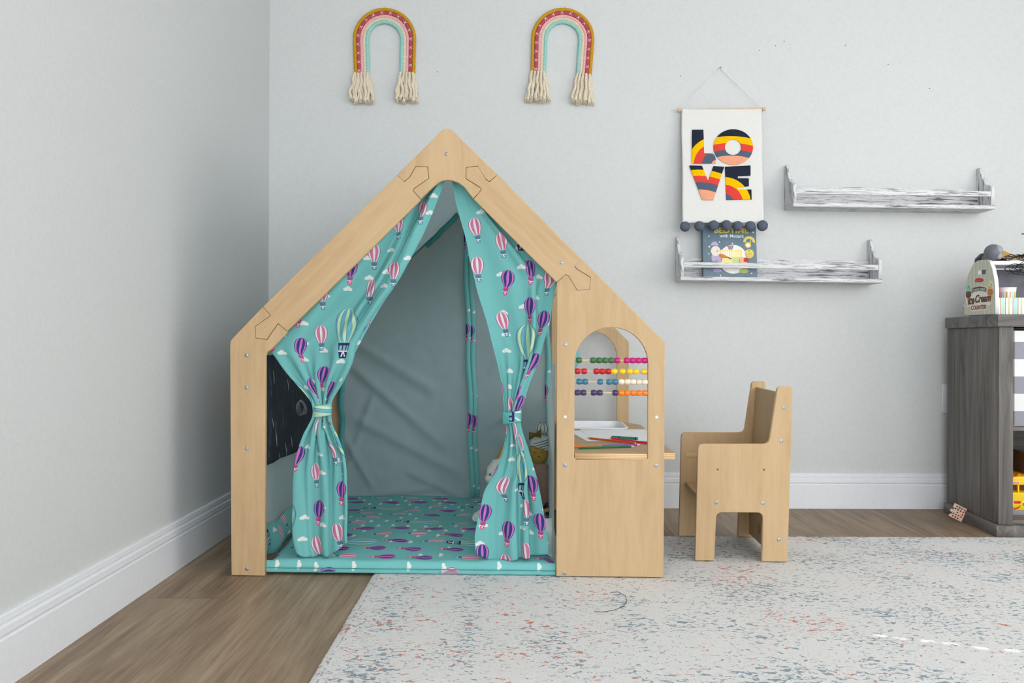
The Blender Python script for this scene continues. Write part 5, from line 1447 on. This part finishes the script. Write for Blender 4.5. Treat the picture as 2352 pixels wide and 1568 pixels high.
ball(bm, bw_+Vector((0, -.003, 0)), .006, (1, 1, 1.1), 12); bmesh.ops.recalc_face_normals(bm, faces=bm.faces); finish('bow', bm, M['bow'], doll)
fy = -.0275
for dx in (-.013, .012):
    bm = bmesh.new(); tube(bm, [c+Vector((dx+q*.0022, -.0262-.0012*(1-abs(dx+q*.0022)/.02), .004-.0016*(4-q*q)*.5)) for q in (-2, -1, 0, 1, 2)], .0008, 5); finish('eye', bm, M['line_doll'], hd)
bm = bmesh.new(); ball(bm, c+Vector((0, -.0262, -.013)), .004, (1, .3, .7), 10); finish('mouth', bm, M['bk_brown'], hd)
tz0 = dd(1242, 1064); bm = bmesh.new()
rings = []
for (py, rx, ry) in ((1062, .008, .008), (1067, .024, .016), (1080, .032, .021), (1105, .034, .024), (1132, .037, .028), (1150, .040, .032)):
    cc = dd(1243, py); rings.append([bm.verts.new(cc+Vector((rx*cos(2*pi*k/20), ry*sin(2*pi*k/20), 0))) for k in range(20)])
for A_, B__ in zip(rings, rings[1:]):
    for k in range(20): bm.faces.new((A_[k], A_[(k+1) % 20], B__[(k+1) % 20], B__[k]))
bm.faces.new(rings[0][::-1]); bm.faces.new(rings[-1]); bmesh.ops.recalc_face_normals(bm, faces=bm.faces); finish('dress', bm, M['dress'], doll)
bm = bmesh.new(); cc = dd(1243, 1155); ball(bm, Vector((cc.x, cc.y, .021)), .040, (1, .9, .52), 20); finish('skirt', bm, M['skirt'], doll)
for px, sg in ((1218, -1), (1259, 1)):
    bm = bmesh.new(); tube(bm, [dd(px-sg*4, 1072), dd(px+sg*1, 1082), dd(px+sg*6, 1115), dd(px+sg*9, 1145), dd(px+sg*8, 1156)], [.008, .0115, .0125, .012, .007], 12); finish('arm', bm, M['skin_doll'], doll)
for sg in (-1, 1):
    bm = bmesh.new(); tube(bm, [Vector((sg*.018, -.02, .018)), Vector((sg*.022, -.07, .016)), Vector((sg*.024, -.11, .016)), Vector((sg*.024, -.122, .030))], [.014, .013, .0125, .010], 12); finish('leg', bm, M['dark_cl'], doll)
# unicorn
yu = .50
un = HF.onY(1150, 1150, yu); uni = thing('plush_unicorn', 'white plush unicorn with golden horn peeking left of the right curtain', 'plush toy', HF.M @ Vector((un.x, yu, floor_z)), HA)
UI = Vector((un.x, yu, floor_z)); uu = lambda px, py, y=yu: HF.onY(px, py, y)-UI
M['plush'] = plain('white_plush', (214, 214, 206), .95, .05, .04, 240, 0, .3); M['gold'] = plain('gold_horn', (172, 124, 52), .5, .4, .1, 90)
bm = bmesh.new()
pts = [uu(1127, 1094), uu(1132, 1082), uu(1141, 1074), uu(1152, 1072), uu(1164, 1086), uu(1170, 1110), uu(1172, 1135)]
tube(bm, pts, [.016, .023, .030, .032, .030, .030, .034], 18)
ball(bm, uu(1126, 1098), .0175, (1, 1, 1), 16); ball(bm, uu(1152, 1072), .032, (1, 1, 1), 20)
ball(bm, Vector((uu(1175, 1150).x, .01, .043)), .042, (1.15, 1.5, 1), 22)
finish('body', bm, M['plush'], uni)
bm = bmesh.new(); a_, b_ = uu(1146, 1058), uu(1157, 1018); dr = (b_-a_).normalized(); rot = dr.to_track_quat('Z', 'Y').to_matrix().to_4x4()
lathe(bm, [(.0088, -.004)]+[(.0088*(1-t/13)+.0016+.0009*(t % 2), (b_-a_).length*t/13) for t in range(14)], 16, Matrix.Translation(a_) @ rot); finish('horn', bm, M['gold'], uni)
bm = bmesh.new(); e_ = uu(1127, 1087)+Vector((-.001, -.0215, 0)); ball(bm, e_, .0034, (.8, .6, 1.2), 10); finish('eye', bm, M['dark_cl'], uni)
bm = bmesh.new(); ball(bm, uu(1163, 1050)+Vector((0, .012, 0)), .011, (.7, .5, 1.5), 12); finish('ear', bm, M['plush'], uni)
for dx, dy, L in ((-.075, -.06, .05), (-.03, -.075, .06), (.05, -.07, .05)):
    bm = bmesh.new(); tube(bm, [Vector((dx*.3+.03, -.01, .036)), Vector((dx*.75+.01, dy*.7, .024)), Vector((dx, dy-.02, .0175)), Vector((dx-.003, dy-.03, .0172))], [.019, .018, .0165, .011], 14); finish('leg', bm, M['plush'], uni)
# braided cord end
bm = bmesh.new(); M['jute'] = plain('jute_cord', (196, 150, 122), .9, .1, .12, 200)
cp = [HF.onY(1250, 1173, .45), HF.onY(1260, 1170, .45), HF.onY(1268, 1167, .45), HF.onY(1274, 1158, .45), HF.onY(1275, 1150, .45)]
zmin = floor_z+.006; dz_ = 0
for s in range(3):
    pts = []
    for k in range(61):
        t = k/60*(len(cp)-1); i = min(int(t), len(cp)-2); p_ = cp[i].lerp(cp[i+1], t-i); a = k*.55+s*2*pi/3
        pts.append(p_+Vector((0, .0032*cos(a), .0032*sin(a))))
    tube(bm, pts, .0034, 7)
bm.transform(HF.M); tag(finish('braided_cord', bm, M['jute'], None), 'tan braided cord end hanging by the doll near the window panel', 'cord')

# ================================================================ light and camera
w = bpy.data.worlds.new('sky'); SC.world = w; w.use_nodes = True
bg = w.node_tree.nodes['Background']; bg.inputs[0].default_value = (.945, .975, 1.0, 1); bg.inputs[1].default_value = AMB
def area(name, loc, tgt, sx_, sy_, power, col):
    l = bpy.data.lights.new(name, 'AREA'); l.shape = 'RECTANGLE'; l.size = sx_; l.size_y = sy_; l.energy = power; l.color = col
    o = bpy.data.objects.new(name, l); COL.objects.link(o); o.location = loc
    o.rotation_euler = (Vector(tgt)-Vector(loc)).to_track_quat('-Z', 'Y').to_euler(); return o
area('window_daylight', (RX-.06, (wy0+wy1)/2, (wz0+wz1)/2), (RX-2, (wy0+wy1)/2+.0, (wz0+wz1)/2-.15), wy1-wy0-.1, wz1-wz0-.1, KEY, (1.0, .985, .96))
sl_ = bpy.data.lights.new('sun', 'SUN'); sl_.energy = SUN; sl_.angle = R(.15); so_ = bpy.data.objects.new('sun', sl_); COL.objects.link(so_); so_.rotation_euler = SUND.to_track_quat('Z', 'Y').to_euler()
cam = bpy.data.cameras.new('camera'); co_ = bpy.data.objects.new('camera', cam); COL.objects.link(co_)
cam.sensor_width = 36; cam.lens = 36*F/W_IMG; cam.shift_y = -2.0/W_IMG; cam.clip_start = .05
co_.location = CAM; co_.rotation_euler = (pi/2, -ROLL, 0)
SC.camera = co_
SC.view_settings.view_transform = 'Standard'; SC.view_settings.look = 'None'; SC.view_settings.gamma = 1.0
SC.view_settings.use_curve_mapping = False; SC.view_settings.exposure = EXPO
